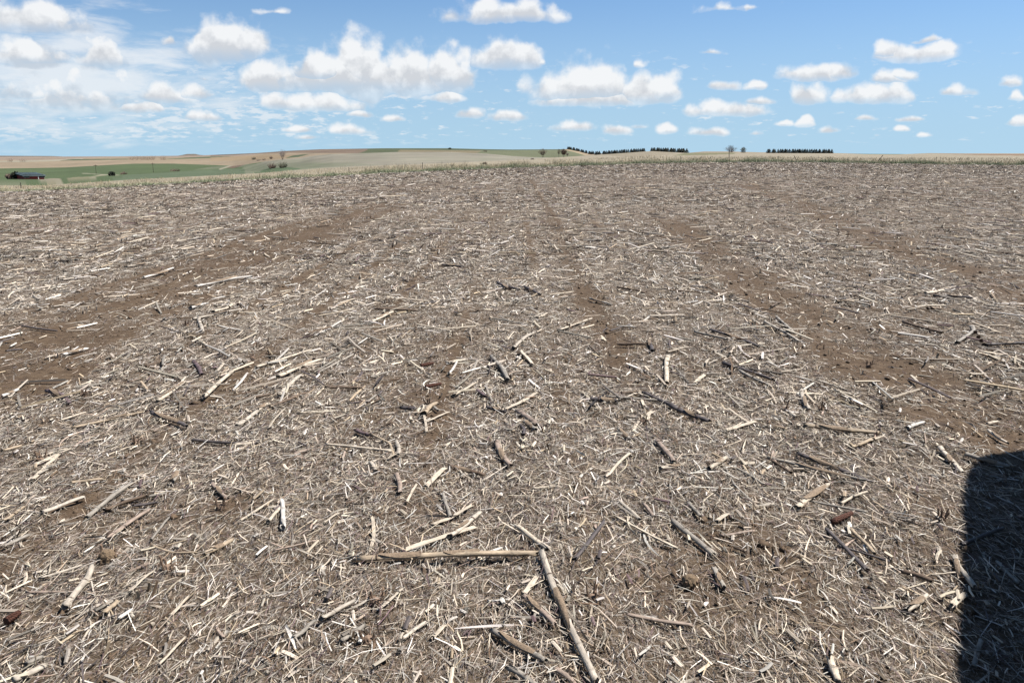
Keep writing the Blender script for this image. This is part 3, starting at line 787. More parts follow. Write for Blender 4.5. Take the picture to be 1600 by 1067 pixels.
# x0, y0, x1, y1, width, tone (photo pixels) of the stalks that can be picked out
S = [
 (0,819,48,790,7,'tan'),(0,858,50,837,6,'grey'),(100,955,153,885,11,'pale'),(200,928,240,893,7,'cream'),(160,965,188,940,8,'tan'),(182,972,210,955,7,'white'),
 (266,962,296,930,6,'cream'),(314,868,368,845,9,'tan'),(237,855,300,875,4,'tan'),(20,1067,75,1040,11,'pale'),(35,1042,72,1025,11,'grey'),(245,1043,290,996,6,'cream'),
 (338,982,350,1000,6,'pinkish'),(235,845,262,810,5,'grey'),(38,928,125,926,4,'pinkish'),(455,1002,500,977,8,'grey'),(497,975,555,940,10,'pale'),(530,1005,572,978,9,'grey'),
 (590,957,632,920,6,'white'),(626,1000,668,970,7,'pale'),(674,1000,697,977,9,'cream'),(760,940,803,935,4,'white'),(768,988,855,1035,12,'grey'),(503,820,530,803,5,'cream'),
 (700,845,752,803,10,'pale'),(426,862,497,845,4,'pinkish'),(843,868,928,1072,11,'pale'),(870,936,886,966,8,'brown'),(815,933,873,980,10,'pinkish'),
 (818,930,840,903,9,'cream'),(975,960,1085,980,8,'pinkish'),(1050,815,1120,873,10,'grey'),(1115,890,1130,922,9,'grey'),(1075,786,1097,812,7,'grey'),(1123,840,1180,828,5,'pinkish'),
 (1145,855,1170,865,6,'brown'),(1118,817,1140,803,8,'cream'),(865,1045,905,1070,10,'pinkish'),(790,1045,860,1075,11,'grey'),(1242,713,1365,752,7,'dark'),(1195,714,1352,756,6,'grey'),
 (1240,798,1295,755,10,'cream'),(1312,790,1352,765,5,'cream'),(1468,700,1498,740,9,'pale'),(1327,700,1372,687,8,'tan'),(1329,829,1369,869,7,'tan'),(1305,853,1395,880,5,'dark'),
 (1407,896,1459,912,9,'brown'),(1412,960,1452,930,11,'pale'),(1490,869,1508,927,9,'pale'),(1487,950,1508,927,11,'cream'),(1296,1028,1309,1070,13,'cream'),(1452,900,1510,894,5,'cream'),
 (1519,1046,1537,1006,9,'grey'),(1505,713,1577,736,9,'grey'),(75,612,116,630,8,'purple'),(245,630,292,598,7,'cream'),(317,626,362,581,8,'cream'),(110,670,225,645,6,'tan'),
 (235,650,297,672,8,'dark'),(298,690,387,694,6,'dark'),(370,668,418,633,7,'pale'),(105,755,168,748,6,'tan'),(188,783,260,772,6,'grey'),(205,793,250,785,6,'dark'),
 (330,758,358,783,7,'pinkish'),(268,758,280,738,9,'pale'),(303,565,317,587,7,'purple'),(0,622,33,610,6,'white'),(97,557,137,545,5,'white'),(70,560,128,547,4,'pale'),
 (50,718,105,702,6,'cream'),(0,708,38,700,5,'tan'),(397,575,483,549,6,'cream'),(433,593,497,560,7,'cream'),(435,620,470,588,7,'pale'),(400,645,420,632,7,'cream'),
 (505,606,570,610,6,'brown'),(660,652,677,634,10,'tan'),(665,660,702,645,4,'cream'),(708,620,740,602,9,'cream'),(768,558,800,597,8,'grey'),(698,568,726,561,7,'white'),
 (773,690,795,735,9,'pinkish'),(620,740,627,774,8,'pinkish'),(662,765,698,733,9,'cream'),(635,787,652,757,4,'cream'),(700,728,760,745,7,'brown'),(555,675,580,685,8,'purple'),
 (593,705,617,704,4,'cream'),(622,712,623,690,7,'pale'),(625,640,652,642,8,'dark'),(758,638,792,646,7,'dark'),(745,611,758,623,7,'purple'),(786,645,845,613,7,'cream'),
 (808,643,840,668,9,'pinkish'),(818,660,838,675,7,'grey'),(1042,558,1042,602,8,'cream'),(1005,614,1058,640,8,'dark'),(1045,637,1108,662,9,'dark'),(1130,568,1205,597,7,'dark'),
 (1155,580,1204,607,6,'grey'),(1132,673,1182,660,7,'cream'),(1085,600,1102,586,6,'cream'),(920,627,968,632,8,'dark'),(1025,690,1055,727,9,'pinkish'),(1028,735,1075,725,7,'cream'),
 (1105,736,1140,715,10,'cream'),(1157,723,1182,728,8,'cream'),(965,673,985,690,6,'grey'),(1010,660,1015,640,8,'straw'),(828,765,866,760,5,'cream'),(1012,534,1022,551,7,'dark'),
 (962,540,1005,546,6,'brown'),(1040,552,1073,545,5,'cream'),(1133,728,1160,785,4,'grey'),(1252,668,1380,683,9,'tan'),(1330,697,1388,683,6,'cream'),(1410,505,1468,522,6,'brown'),
 (1457,463,1520,468,6,'dark'),(1445,483,1472,486,7,'brown'),(1517,514,1534,538,7,'grey'),(1535,541,1610,541,6,'dark'),(1305,472,1335,475,5,'tan'),(1338,474,1362,479,4,'pale'),
 (1213,495,1242,525,5,'grey'),(1250,612,1263,643,7,'pale'),(1508,587,1545,588,6,'cream'),(1300,610,1332,620,5,'cream'),(1445,460,1475,455,5,'cream'),(1415,672,1438,660,8,'white'),
 (1543,675,1572,696,6,'pale'),(1540,662,1564,660,5,'white'),(585,483,655,488,5,'brown'),(580,505,613,490,6,'cream'),(778,443,800,455,5,'dark'),(820,450,845,463,6,'dark'),
 (838,497,860,490,6,'cream'),(873,518,925,500,5,'cream'),(920,468,958,477,4,'grey'),(965,450,1015,457,4,'brown'),(923,366,960,365,4,'dark'),(963,362,1035,370,4,'pale'),
 (1013,496,1070,492,5,'white'),(690,416,726,417,5,'dark'),(222,435,277,423,4,'white'),(305,453,385,433,5,'white'),(195,419,238,412,5,'pale'),(95,440,150,430,4,'pale'),
 (296,484,320,476,6,'white'),(333,490,380,475,6,'cream'),(300,502,377,487,5,'pale'),(310,500,318,520,6,'pale'),(1080,310,1120,318,3,'brown'),(800,548,833,520,6,'pale'),
 (812,550,832,572,7,'cream'),(1085,520,1140,532,5,'grey'),(1110,515,1190,545,5,'dark'),(1195,505,1250,535,5,'pale'),(130,885,60,905,4,'pale'),(1555,880,1600,915,7,'grey'),
]
def ground_hit(px, py):
    x, y = ground_pt(px, py)
    for _ in range(3):
        z = float(field_h(np.array([x]), np.array([y]))[0]) + .012
        x, y = ground_pt(px, py, z)
    return x, y
items = []
for (x0, y0, x1, y1, w, tone) in S:
    a = ground_hit(x0, y0); b = ground_hit(x1, y1)
    dep = (a[1] + b[1]) / 2 * CT + CAM_H * ST
    r = min(max(w * dep / F_PX / 2 * .9, .0042), .018)
    items.append((a, b, r, tone))
n_hero = len(items)
# the rest of the three hundred that show largest, strewn between them
extra = wedge_points(300 - 1 - n_hero, 3.0, 17.0, .8, .95, density_pow=0)
for (x, y) in extra:
    a = float(headings(1, .6)[0]); L = rng.uniform(.12, .42) * (1.25 if y > 8 else 1)
    tone = str(rng.choice(['cream', 'white', 'pale', 'grey', 'dark', 'brown', 'pinkish', 'tan'], p=[.24, .08, .2, .16, .1, .1, .08, .04]))
    dx, dy = math.cos(a) * L / 2, math.sin(a) * L / 2
    items.append(((x - dx, y - dy), (x + dx, y + dy), rng.uniform(.006, .0105), tone))
TONE_W = dict(cream='cream', white='whitish', tan='tan', grey='grey', pinkish='pinkish grey', brown='brown', dark='dark grey', purple='purplish brown', pale='pale', straw='yellow', rust='red')
def words(px0, py0, px1, py1, L, r, tone, split):
    mx, my = (px0 + px1) / 2, (py0 + py1) / 2
    if px0 > px1: px0, py0, px1, py1 = px1, py1, px0, py0
    sl = math.degrees(math.atan2(py0 - py1, px1 - px0))
    d = 'lying level' if abs(sl) < 9 else ('upright in view' if abs(sl) > 72 else ('rising rightwards' if sl > 0 else 'falling rightwards'))
    size = 'long' if L > .42 else ('short' if L < .17 else 'middling')
    thick = 'thin ' if r < .0075 else ('thick ' if r > .0135 else '')
    col = ['far left', 'left', 'left of centre', 'centre', 'right of centre', 'right', 'far right'][min(6, max(0, int(mx / 1600 * 7)))]
    row = 'very front' if my > 930 else 'front' if my > 800 else 'near part' if my > 690 else 'middle' if my > 590 else 'further middle' if my > 500 else 'back' if my > 410 else 'far back'
    return f"{size} {thick}{TONE_W[tone]} stalk {d}, {row}, {col}", mx, my
labels = {}
recs = []
SHEATH_JOBS = []
for i, (a, b, r, tone) in enumerate(items):
    a = Vector((*a, 0)); b = Vector((*b, 0)); dv = b - a; L = max(dv.length, .03)
    mid = (a + b) / 2
    q = np.random.default_rng(500 + i)
    split = (tone in ('cream', 'white', 'straw') and q.random() < .55 and L < .5) 
    nodes = []
    if L > .13 and not split:
        x = -L / 2 + q.uniform(.05, .12)
        while x < L / 2 - .03: nodes.append(x); x += q.uniform(.11, .19)
    nodes = nodes[:6]
    me = stalk_mesh(L, r, tone, 900 + i, q.normal(0, .05), split, 1.0 if q.random() < .6 else .3, nodes)
    hz = field_h(np.array([a.x, mid.x, b.x]), np.array([a.y, mid.y, b.y]))
    o = obj('corn_stalk', me, m_stalk)
    zoff = r * .75 + q.uniform(.009, .017)
    tilt = math.atan2(float(hz[2] - hz[0]) * .5, L) + q.normal(0, .012)
    o.location = (mid.x, mid.y, max(float(hz.mean()), float(hz[1])) + zoff)
    o.rotation_euler = Matrix.Rotation(math.atan2(dv.y, dv.x), 3, 'Z').to_euler()
    o.rotation_euler = (q.uniform(-.4, .4), -tilt, math.atan2(dv.y, dv.x))
    if r > .0085 and i < n_hero:
        for nx in nodes:
            nd = obj('node', NODE_ME, m_node, o)
            s_ = nx / L; nd.location = (nx, 0.0, 0); nd.scale = (r * .35, r * (1.14 - .16 * (s_ + .5)), r * (1.10 - .16 * (s_ + .5)))
    if r > .0085 and i < n_hero and L > .14 and not split and q.random() < .6: SHEATH_JOBS.append((o, L, r, q.uniform(-.4, -.1) * L, q.uniform(.05, .38) * L, 600 + i, q.uniform(1.2, 2.6)))
    p0 = proj(a.x, a.y, o.location.z); p1 = proj(b.x, b.y, o.location.z)
    lab, mx, my = words(p0[0], p0[1], p1[0], p1[1], L, r, tone, split)
    recs.append((o, lab, mx, my))
    labels.setdefault(lab, []).append((mx, my, o))

def sheath(parent, L, r, x0, x1, seed, turn=2.2):
    """a torn leaf sheath wrapped part of the way round a stalk"""
    q = np.random.default_rng(seed); V = []; Fq = []
    n, m = 12, 6
    for i in range(n + 1):
        s = i / n; x = x0 + (x1 - x0) * s
        half = turn * (.35 + .65 * math.sin(math.pi * min(.98, .08 + s * .9))) / 2
        for j in range(m + 1):
            a = 1.3 + (j / m * 2 - 1) * half + .9 * s
            rr = r * (1.13 + .05 * math.sin(i * 1.3 + j) + (.16 if j in (0, m) else 0))
            V.append((x, math.cos(a) * rr, math.sin(a) * rr * .92))
    for i in range(n):
        for j in range(m):
            k = i * (m + 1) + j; Fq.append((k, k + 1, k + m + 2, k + m + 1))
    return obj('sheath', np_mesh('sheath', np.array(V), np.array(Fq), None, True), m_sheath, parent)

for job in SHEATH_JOBS: sheath(*job)
# the long tan stalk in the very front, the largest of all
a = ground_hit(550, 878); b = ground_hit(845, 862)
a = Vector((*a, 0)); b = Vector((*b, 0)); dv = b - a; L = dv.length; r = .0145
nodes = [-L / 2 + L * f for f in (.13, .36, .60, .84)]
me = stalk_mesh(L, r, 'tan', 77, .015, False, .8, nodes)
big = obj('corn_stalk', me, m_stalk)
mid = (a + b) / 2
big.location = (mid.x, mid.y, float(field_h(np.array([mid.x]), np.array([mid.y]))[0]) + r + .026)
big.rotation_euler = (0, 0, math.atan2(dv.y, dv.x))
for nx in nodes:
    nd = obj('node', NODE_ME, m_node, big); nd.location = (nx, 0, 0); nd.scale = (r * .3, r * 1.17, r * 1.17)
sheath(big, L, r, -L * .36, -L * .14, 1); sheath(big, L, r, -L * .02, L * .17, 2, 2.8)
tag(big, 'longest tan cornstalk with wrapped leaf sheath, lying crosswise alone at the front', 'stalk', 'cornstalks strewn over the field')
for lab, lst in labels.items():
    if len(lst) == 1: lst[0][2]['label'] = lab
    else:
        spanx = max(p[0] for p in lst) - min(p[0] for p in lst); spany = max(p[1] for p in lst) - min(p[1] for p in lst)
        ax = 0 if spanx >= spany else 1
        lst = sorted(lst, key=lambda p: p[ax] * (1 if ax == 0 else -1))
        nm = ('leftmost', 'rightmost') if ax == 0 else ('nearest', 'farthest')
        for k, p in enumerate(lst):
            w = nm[0] if k == 0 else nm[1] if k == len(lst) - 1 else ('second', 'third', 'fourth', 'fifth', 'sixth')[min(k - 1, 4)] + (' from left' if ax == 0 else ' nearest')
            p[2]['label'] = lab + ', ' + w + ' such one'
for o, lab, mx, my in recs: tag(o, None, 'stalk', 'cornstalks strewn over the field')

# stalks beyond the three hundred, farther off
more = []
for nn, r1, r2, Lr, Rr in ((500, 5, 14, (.15, .5), (.006, .011)), (1500, 13, 34, (.2, .75), (.008, .013)), (1800, 32, 100, (.4, 1.1), (.010, .020))):
    xy = wedge_points(nn, r1, r2, .75, density_pow=0); P = place(xy, .012, .04)
    more.append(sticks(P, headings(nn, .55), rng.uniform(*Lr, nn), rng.uniform(*Rr, nn), 4, rng.normal(0, .07, nn), rng.normal(0, .05, nn), pick(nn, W_CHIP), .85))
o = obj('far_corn_stalks', np_mesh('far_corn_stalks', *merge(more)), m_litter)
tag(o, 'countless smaller cornstalks strewn over the field towards the grass edge', 'stalks', kind='stuff')

# ---------------------------------------------------------------- corn cobs and root crowns
m_cob = mat_plain('cob', alb(124, 78, 60), .9, 260, .5, .5)
m_crown = mat_plain('root_crown', alb(168, 142, 112), .9, 90, .4, .6)
m_cane = mat_plain('stub_cane', 1.2 * alb(166, 138, 116), .85, 120, .4, .4)
def cob_mesh(L, r):
    V, Fq = [], []; n, m = 26, 12
    for i in range(n):
        s = i / (n - 1); rr = r * (1 - .35 * s ** 2) * (.55 if i in (0, n - 1) else 1) * (1 + (.09 if i % 2 else -.09))
        for j in range(m):
            a = (j + (i // 2 % 2) * .5) / m * 2 * math.pi
            k = 1 + (.07 if (i + j) % 2 else -.05)
            V.append(((s - .5) * L, math.cos(a) * rr * k, math.sin(a) * rr * k))
    for i in range(n - 1):
        for j in range(m): Fq.append((i * m + j, (i + 1) * m + j, (i + 1) * m + (j + 1) % m, i * m + (j + 1) % m))
    return np_mesh('corn_cob', np.array(V), [np.array(Fq), np.array([list(range(m)), [(n - 1) * m + j for j in range(m)][::-1]])], None, False)
for (x0, y0, x1, y1, lab) in [
    (657, 574, 678, 570, 'small red-brown corn cob, the farther of the two at the field centre'),
    (664, 606, 690, 602, 'small red-brown corn cob, the nearer of the two at the field centre'),
    (1298, 822, 1334, 804, 'red-brown corn cob lying left of the dark shadow'),
    (10, 976, 32, 962, 'red-brown corn cob near the lower left corner'),
    ]:
    a = ground_hit(x0, y0); b = ground_hit(x1, y1); L = math.dist(a, b)
    L = min(max(L, .06), .16)
    r = .0135
    o = obj('corn_cob', cob_mesh(L, r), m_cob)
    mx, my = (a[0] + b[0]) / 2, (a[1] + b[1]) / 2
    o.location = (mx, my, float(field_h(np.array([mx]), np.array([my]))[0]) + r + .012)
    o.rotation_euler = (0, random.uniform(-.06, .06), math.atan2(b[1] - a[1], b[0] - a[0]))
    tag(o, lab, 'corn cob', 'corn cobs lying in the litter')

def stump(px, py, lab, ball, seed):
    q = random.Random(seed); x, y = ground_hit(px, py)
    z = float(field_h(np.array([x]), np.array([y]))[0])
    e = empty('corn_stump', (x, y, z))
    bm = bmesh.new(); bmesh.ops.create_icosphere(bm, subdivisions=3, radius=1)
    rb = .034 if ball else .02
    for v in bm.verts:
        d = v.co.normalized(); rib = 1 + .10 * math.sin(9 * math.atan2(d.y, d.x)) + q.uniform(-.07, .07)
        v.co = Vector((d.x * rb * rib, d.y * rb * rib, d.z * rb * (1.15 if d.z > 0 else .5) + rb * .35))
    obj('root_crown', bm, m_crown if ball else m_cane, e)
    for k in range(q.randint(3, 6)):
        a = q.uniform(0, 6.28); h = q.uniform(.02, .06); ln = q.uniform(.05, .45); rr = q.uniform(.003, .0065); ox, oy = math.cos(a) * rb * .7, math.sin(a) * rb * .7
        bm = bmesh.new(); bmesh.ops.create_cone(bm, cap_ends=True, segments=6, radius1=rr, radius2=rr * .75, depth=h)
        for v in bm.verts:
            hh = v.co.z + h / 2; v.co = Vector((v.co.x + ox + math.cos(a) * ln * hh, v.co.y + oy + math.sin(a) * ln * hh, hh + .01 + (q.uniform(0, .008) if v.co.z > 0 else 0)))
        obj('cane', bm, m_cane, e)
    for k in range(4):
        a = q.uniform(0, 6.28); L = q.uniform(.03, .07); bm = bmesh.new()
        prev = None
        for s_ in range(5):
            f_ = s_ / 4; d_ = Vector((math.cos(a + f_ * .6), math.sin(a + f_ * .6), 0)); c_ = d_ * (rb * .7 + L * f_) + Vector((0, 0, .022 + .016 * math.sin(3 * f_) - .012 * f_))
            w_ = Vector((-d_.y, d_.x, .3)) * (.0022 * (1.2 - f_)); pr = (bm.verts.new(c_ - w_), bm.verts.new(c_ + w_), bm.verts.new(c_ + Vector((0, 0, .004 * (1.2 - f_)))))
            if prev:
                for u in range(3): bm.faces.new((prev[u], prev[(u + 1) % 3], pr[(u + 1) % 3], pr[u]))
            prev = pr
        obj('root', bm, m_cane, e)
    tag(e, lab, 'corn stump', 'corn stumps along the planted rows')
for k, (px, py, lab, ball) in enumerate([
    (168, 872, 'tan ball-shaped root crown above the thick pale stalk, far left front', True),
    (262, 888, 'pale root crown with splayed canes beside the tan broken stalk, left front', False),
    (1078, 912, 'tan ball-shaped root crown on bare soil right of centre front', True),
    (130, 618, 'cluster of upright brown canes just right of the short purplish stalk, far left', False),
    (212, 692, 'cluster of upright canes left of the long dark level stalk, middle left', False),
    (345, 792, 'stump with pinkish canes above the tan broken stalk, left of centre', False),
    (587, 940, 'brown upright canes under the longest tan stalk, left of centre front', False),
    (575, 1000, 'dark stump with thick canes between pale broken stalks at the very front', False),
    (668, 632, 'cluster of brown canes just below the two small cobs, field centre', False),
    (395, 560, 'low stump beside the two long cream stalks, left of centre', False),
    (1283, 640, 'brown stump with leaning canes beside the bare wheel track, right', False),
    (1358, 572, 'dark stump standing alone on the bare wheel track, right', False),
    (1005, 660, 'stump with a yellow cane below the long dark stalks, right of centre', False),
    (890, 512, 'small stump in the dark row strip, middle of the field', False),
    (292, 508, 'dark small stump on the left bare strip, further back', False),
    (1225, 640, 'stump left of the leaning canes by the right wheel track', False),
    (65, 720, 'low stump with pale canes at the far left edge, near part', False),
    (1470, 810, 'dark stump just left of the black shadow', False),
    (925, 935, 'reddish stump between the grey front stalks, right of centre', False)]): stump(px, py, lab, ball, 40 + k)

# ---------------------------------------------------------------- grass along the field edge
def grass(n, d1, d2, Hr, Wr, cols, tipc, lean=.35, pw=1.0, x1=-120, x2=1720):
    px = rng.uniform(x1, x2, n); xc = np.clip(px, 0, 1600); a = az_of(px)
    dd = d1 + (d2 - d1) * rng.random(n) ** pw
    r = R0(xc) + dd
    za = z_from_y(az_of(xc), R0(xc), Y0(xc)); zb = z_from_y(az_of(xc), R1(xc), Y1(xc))
    z = za + (zb - za) * np.clip(dd / (R1(xc) - R0(xc)), 0, 1)
    clump = fbm(px * .045, dd * .4, 3)
    H = rng.uniform(*Hr, n) * np.clip(2.6 * clump - .45, .25, 1.7) * np.interp(px, [0, 250, 700], [.5, .6, 1.0])
    x, y = r * np.sin(a), r * np.cos(a)
    la = rng.uniform(0, 2 * np.pi, n); ll = np.abs(rng.normal(0, lean, n)) * H
    w = rng.uniform(*Wr, n) * .5; wa_ = rng.uniform(0, np.pi, n)
    B = np.column_stack([x, y, z - .02]); D = np.column_stack([np.cos(wa_), np.sin(wa_), 0 * wa_]) * w[:, None]
    M = B + np.column_stack([np.cos(la) * ll * .3, np.sin(la) * ll * .3, H * .6]); T = B + np.column_stack([np.cos(la) * ll, np.sin(la) * ll, H])
    V = np.stack([B - D, B + D, M - D * .8, M + D * .8, T], 1).reshape(-1, 3)
    Q = np.arange(n)[:, None] * 5 + np.array([[0, 1, 3, 2]]); Tr = np.arange(n)[:, None] * 5 + np.array([[2, 3, 4]])
    c = cols[rng.integers(0, len(cols), n)] * rng.uniform(.75, 1.25, (n, 1)); tc_ = tipc[rng.integers(0, len(tipc), n)] * rng.uniform(.8, 1.2, (n, 1))
    C = np.stack([c, c, .5 * c + .5 * tc_, .5 * c + .5 * tc_, tc_], 1).reshape(-1, 3)
    return V, [Q, Tr], C
GR = 2.7 * np.array([alb(128, 138, 104), alb(144, 152, 120), alb(160, 165, 136), alb(116, 126, 94)])
TN = 1.9 * np.array([alb(206, 186, 148), alb(216, 200, 168), alb(186, 168, 132), alb(196, 182, 150)])
PG = 2.5 * np.array([alb(170, 172, 140), alb(186, 184, 156), alb(150, 156, 122)])
parts = [
    grass(26000, .0, 2.2, (.14, .38), (.012, .030), GR, np.concatenate([GR, PG]), .5),
    grass(34000, .6, 5.0, (.26, .58), (.010, .026), PG, np.concatenate([PG, TN]), .5),
    grass(19000, 2.5, 18.0, (.18, .46), (.012, .03), TN, TN, .5),
    grass(7000, 12.0, 60.0, (.15, .4), (.02, .06), TN, TN, .5, 1.0, 850),
    grass(1500, 2.5, 5.5, (.4, .8), (.012, .024), TN, TN, .35, 1.0, 560, 900),
]
gstrip = obj('grass_strip', np_mesh('grass_strip', *merge(parts)), mat_tint('grass_blades', 3.0, .8, 1.15, .8, .2))
tag(gstrip, 'unmown green and tan grass along the far field edge', 'grass', kind='stuff')

# ---------------------------------------------------------------- fence posts
m_wood = mat_plain('weathered_post', alb(96, 84, 76), .9, 30, .35, .4)
m_steel = mat_plain('steel', alb(120, 116, 112), .55, 20, .2, 0, .6)
def post(px, dd, ytop, lx, ly, w, lab):
    rp = float(R0(px)) + dd; e = land_r(px, rp); h = max(.4, (float(z_from_y(az_of(px), rp, ytop)) - e.z) / math.cos(lx))
    o = bpy.data.objects.new('fence_post', None); COL.objects.link(o); o.location = e; o.rotation_euler = (ly, lx, 0)
    bm = bmesh.new(); bmesh.ops.create_cone(bm, cap_ends=True, segments=8, radius1=w, radius2=w * .85, depth=h + .3)
    for v in bm.verts: v.co.z += h / 2 - .15; v.co += Vector((random.uniform(-.006, .006), random.uniform(-.006, .006), random.uniform(-.02, .03) if v.co.z > h * .5 else 0))
    obj('shaft', bm, m_wood, o)
    for k in range(3):
        bm = bmesh.new(); bmesh.ops.create_cube(bm, size=1)
        for v in bm.verts: v.co = Vector((v.co.x * .02, v.co.y * .02 - w, v.co.z * .03 + h * (.4 + .22 * k)))
        obj('staple', bm, m_steel, o)
    tag(o, lab, 'fence post', 'fence posts in the grass strip')
post(544, 6, 261.6, .02, 0, .03, 'dark fence post standing left of the middle, below the pale hill')
post(660, 6, 254.4, -.02, 0, .04, 'thick dark fence post in tall grass below the pale hill')
post(1022, 8, 243.6, .05, 0, .03, 'faint fence post left of the bare round tree, before the conifers')
post(1140, 8, 237.2, -.06, 0, .05, 'tallest fence post, dark and broken-topped, below the round bare tree')
post(1246, 6, 243.4, -.50, 0, .035, 'thin fence post leaning left, below the last conifer row')
post(1371, 6, 243.0, .66, 0, .045, 'thin stick leaning far to the right above the grass strip')
post(26, 10, 285.5, 0, 0, .035, 'short dark post in front of the red barn')

# ---------------------------------------------------------------- trees and shrubs
m_bark = mat_plain('bark', alb(132, 114, 104), .95, 6, .25)
m_twig = mat_plain('twigs', alb(216, 200, 196), .95, 6, .25)
m_twig_g = mat_plain('budding_twigs', alb(168, 168, 140), .95, 4, .25)
m_brush = mat_plain('brush_twigs', alb(176, 150, 134), .95, 4, .25)
m_con = mat_plain('conifer_needles', alb(64, 70, 48), .9, 1.5, .35)
m_shrub = mat_plain('dark_cedar', 1.5 * alb(70, 76, 60), .9, 1.5, .35)
def tube(V, Fq, a, b, ra, rb, sides=4):
    d = (b - a).normalized(); u = d.orthogonal().normalized(); w = d.cross(u); o = len(V)
    for p, r_ in ((a, ra), (b, rb)):
        for j in range(sides):
            t_ = j / sides * 2 * math.pi; V.append(tuple(p + (u * math.cos(t_) + w * math.sin(t_)) * r_))
    for j in range(sides): Fq.append((o + j, o + (j + 1) % sides, o + sides + (j + 1) % sides, o + sides + j))
def bare_tree(loc, h, wide, lab, seed, twig=None, trunks=1, clear=.22, group=None, tw=.02, n=320):
    """leafless tree: limbs curve from the trunk to tips that fill a rounded crown"""
    q = random.Random(seed); e = empty('bare_tree', loc); VT, FT, VB, FB = [], [], [], []
    w = h * wide * .5
    stems = []
    for k in range(trunks):
        a = 6.28 * k / trunks + q.uniform(0, 1); sp = .16 * h if trunks > 1 else .03 * h
        p0 = Vector((math.cos(a) * .04 * h, math.sin(a) * .04 * h, -.2)); p1 = Vector((math.cos(a) * sp * .5, math.sin(a) * sp * .5, h * clear)); p2 = Vector((math.cos(a) * sp * 1.5, math.sin(a) * sp * 1.5, h * .62))
        tube(VT, FT, p0, p1, h * .022, h * .017, 6); tube(VT, FT, p1, p2, h * .017, h * .007, 5); stems.append((p1, p2))
    for k in range(n):
        while True:
            d = Vector((q.uniform(-1, 1), q.uniform(-1, 1), q.uniform(-1, 1)))
            if .25 < d.length < 1: break
        lump = 1 + .18 * math.sin(4 * math.atan2(d.y, d.x) + seed) + .12 * math.sin(6 * d.z + seed)
        tip = Vector((d.x * w * lump, d.y * w * lump, h * (clear + (1 - clear) * (.54 + .46 * d.z))))
        p1, p2 = min(stems, key=lambda st: ((st[0] + st[1]) / 2 - tip).length * q.uniform(.7, 1.3))
        st = p1.lerp(p2, q.random() ** 1.2)
        if tip.z < st.z: st = p1.lerp(p2, q.random() * .25)
        md = st.lerp(tip, .5) + Vector((0, 0, -.05 * h)) + Vector((q.gauss(0, .03 * h), q.gauss(0, .03 * h), 0))
        tube(VB, FB, st, md, tw * 1.7, tw * 1.2, 3); tube(VB, FB, md, tip, tw * 1.2, tw * .7, 3)
        for u in range(2):
            tube(VB, FB, md.lerp(tip, q.uniform(.2, .8)), tip + Vector((q.gauss(0, .07 * h), q.gauss(0, .07 * h), q.gauss(0, .05 * h))), tw * .9, tw * .6, 3)
    obj('trunk', np_mesh('trunk', np.array(VT), np.array(FT)), m_bark, e)
    obj('crown', np_mesh('crown', np.array(VB), np.array(FB)), twig or m_twig, e)
    return tag(e, lab, 'tree', group)
def brush(loc, w, h, lab, seed, mat=None, n=420, name='bush', cat='bush', group=None):
    """leafless thicket: many thin stems fanning from the ground"""
    q = random.Random(seed); V, Fq = [], []
    for k in range(n):
        a = q.uniform(0, 6.28); rr = math.sqrt(q.random()); p = Vector((math.cos(a) * rr * w * .38, math.sin(a) * rr * w * .3, -.1))
        d = Vector((math.cos(a) * rr * .5 + q.gauss(0, .35), math.sin(a) * rr * .4 + q.gauss(0, .35), 1)).normalized()
        L = h * q.uniform(.45, 1.05) * (1.05 - .45 * rr * rr)
        m_ = p + d * L * .55; e_ = m_ + (d + Vector((q.gauss(0, .3), q.gauss(0, .3), 0))).normalized() * L * .45
        tube(V, Fq, p, m_, .03, .025, 3); tube(V, Fq, m_, e_, .025, .02, 3)
    e = empty(name, loc)
    half = len(Fq) // 12
    obj('stems', np_mesh('stems', np.array(V), np.array(Fq)), mat or m_brush, e)
    return tag(e, lab, cat, group)
def leaf_ball(loc, w, h, lab, seed, mat, n=900, leaf=.25, name='shrub', cat='bush', trunk=True):
    q = np.random.default_rng(seed); e = empty(name, loc)
    d = q.normal(0, 1, (n, 3)); d /= np.linalg.norm(d, axis=1)[:, None]
    lump = 1 + .22 * np.sin(d[:, 0] * 5 + seed) * np.sin(d[:, 1] * 6) + .15 * np.sin(d[:, 2] * 7)
    rad_ = q.random(n) ** .35 * lump
    P = d * rad_[:, None] * np.array([w / 2, w / 2, h / 2]) + np.array([0, 0, h * .52])
    A = q.normal(0, 1, (n, 3)); A /= np.linalg.norm(A, axis=1)[:, None]; Bv = np.cross(A, q.normal(0, 1, (n, 3))); Bv /= np.linalg.norm(Bv, axis=1)[:, None]
    s_ = q.uniform(.5, 1.1, n)[:, None] * leaf
    V = np.stack([P + A * s_, P + Bv * s_ * .6, P - A * s_, P - Bv * s_ * .6], 1).reshape(-1, 3)
    obj('crown', np_mesh('crown', V, np.arange(n * 4).reshape(-1, 4)), mat, e)
    VT, FT = [], []; tube(VT, FT, Vector((0, 0, -.3)), Vector((0, 0, h * .6)), h * .04, h * .02, 6)
    obj('trunk', np_mesh('trunk', np.array(VT), np.array(FT)), m_bark, e)
    return tag(e, lab, cat)

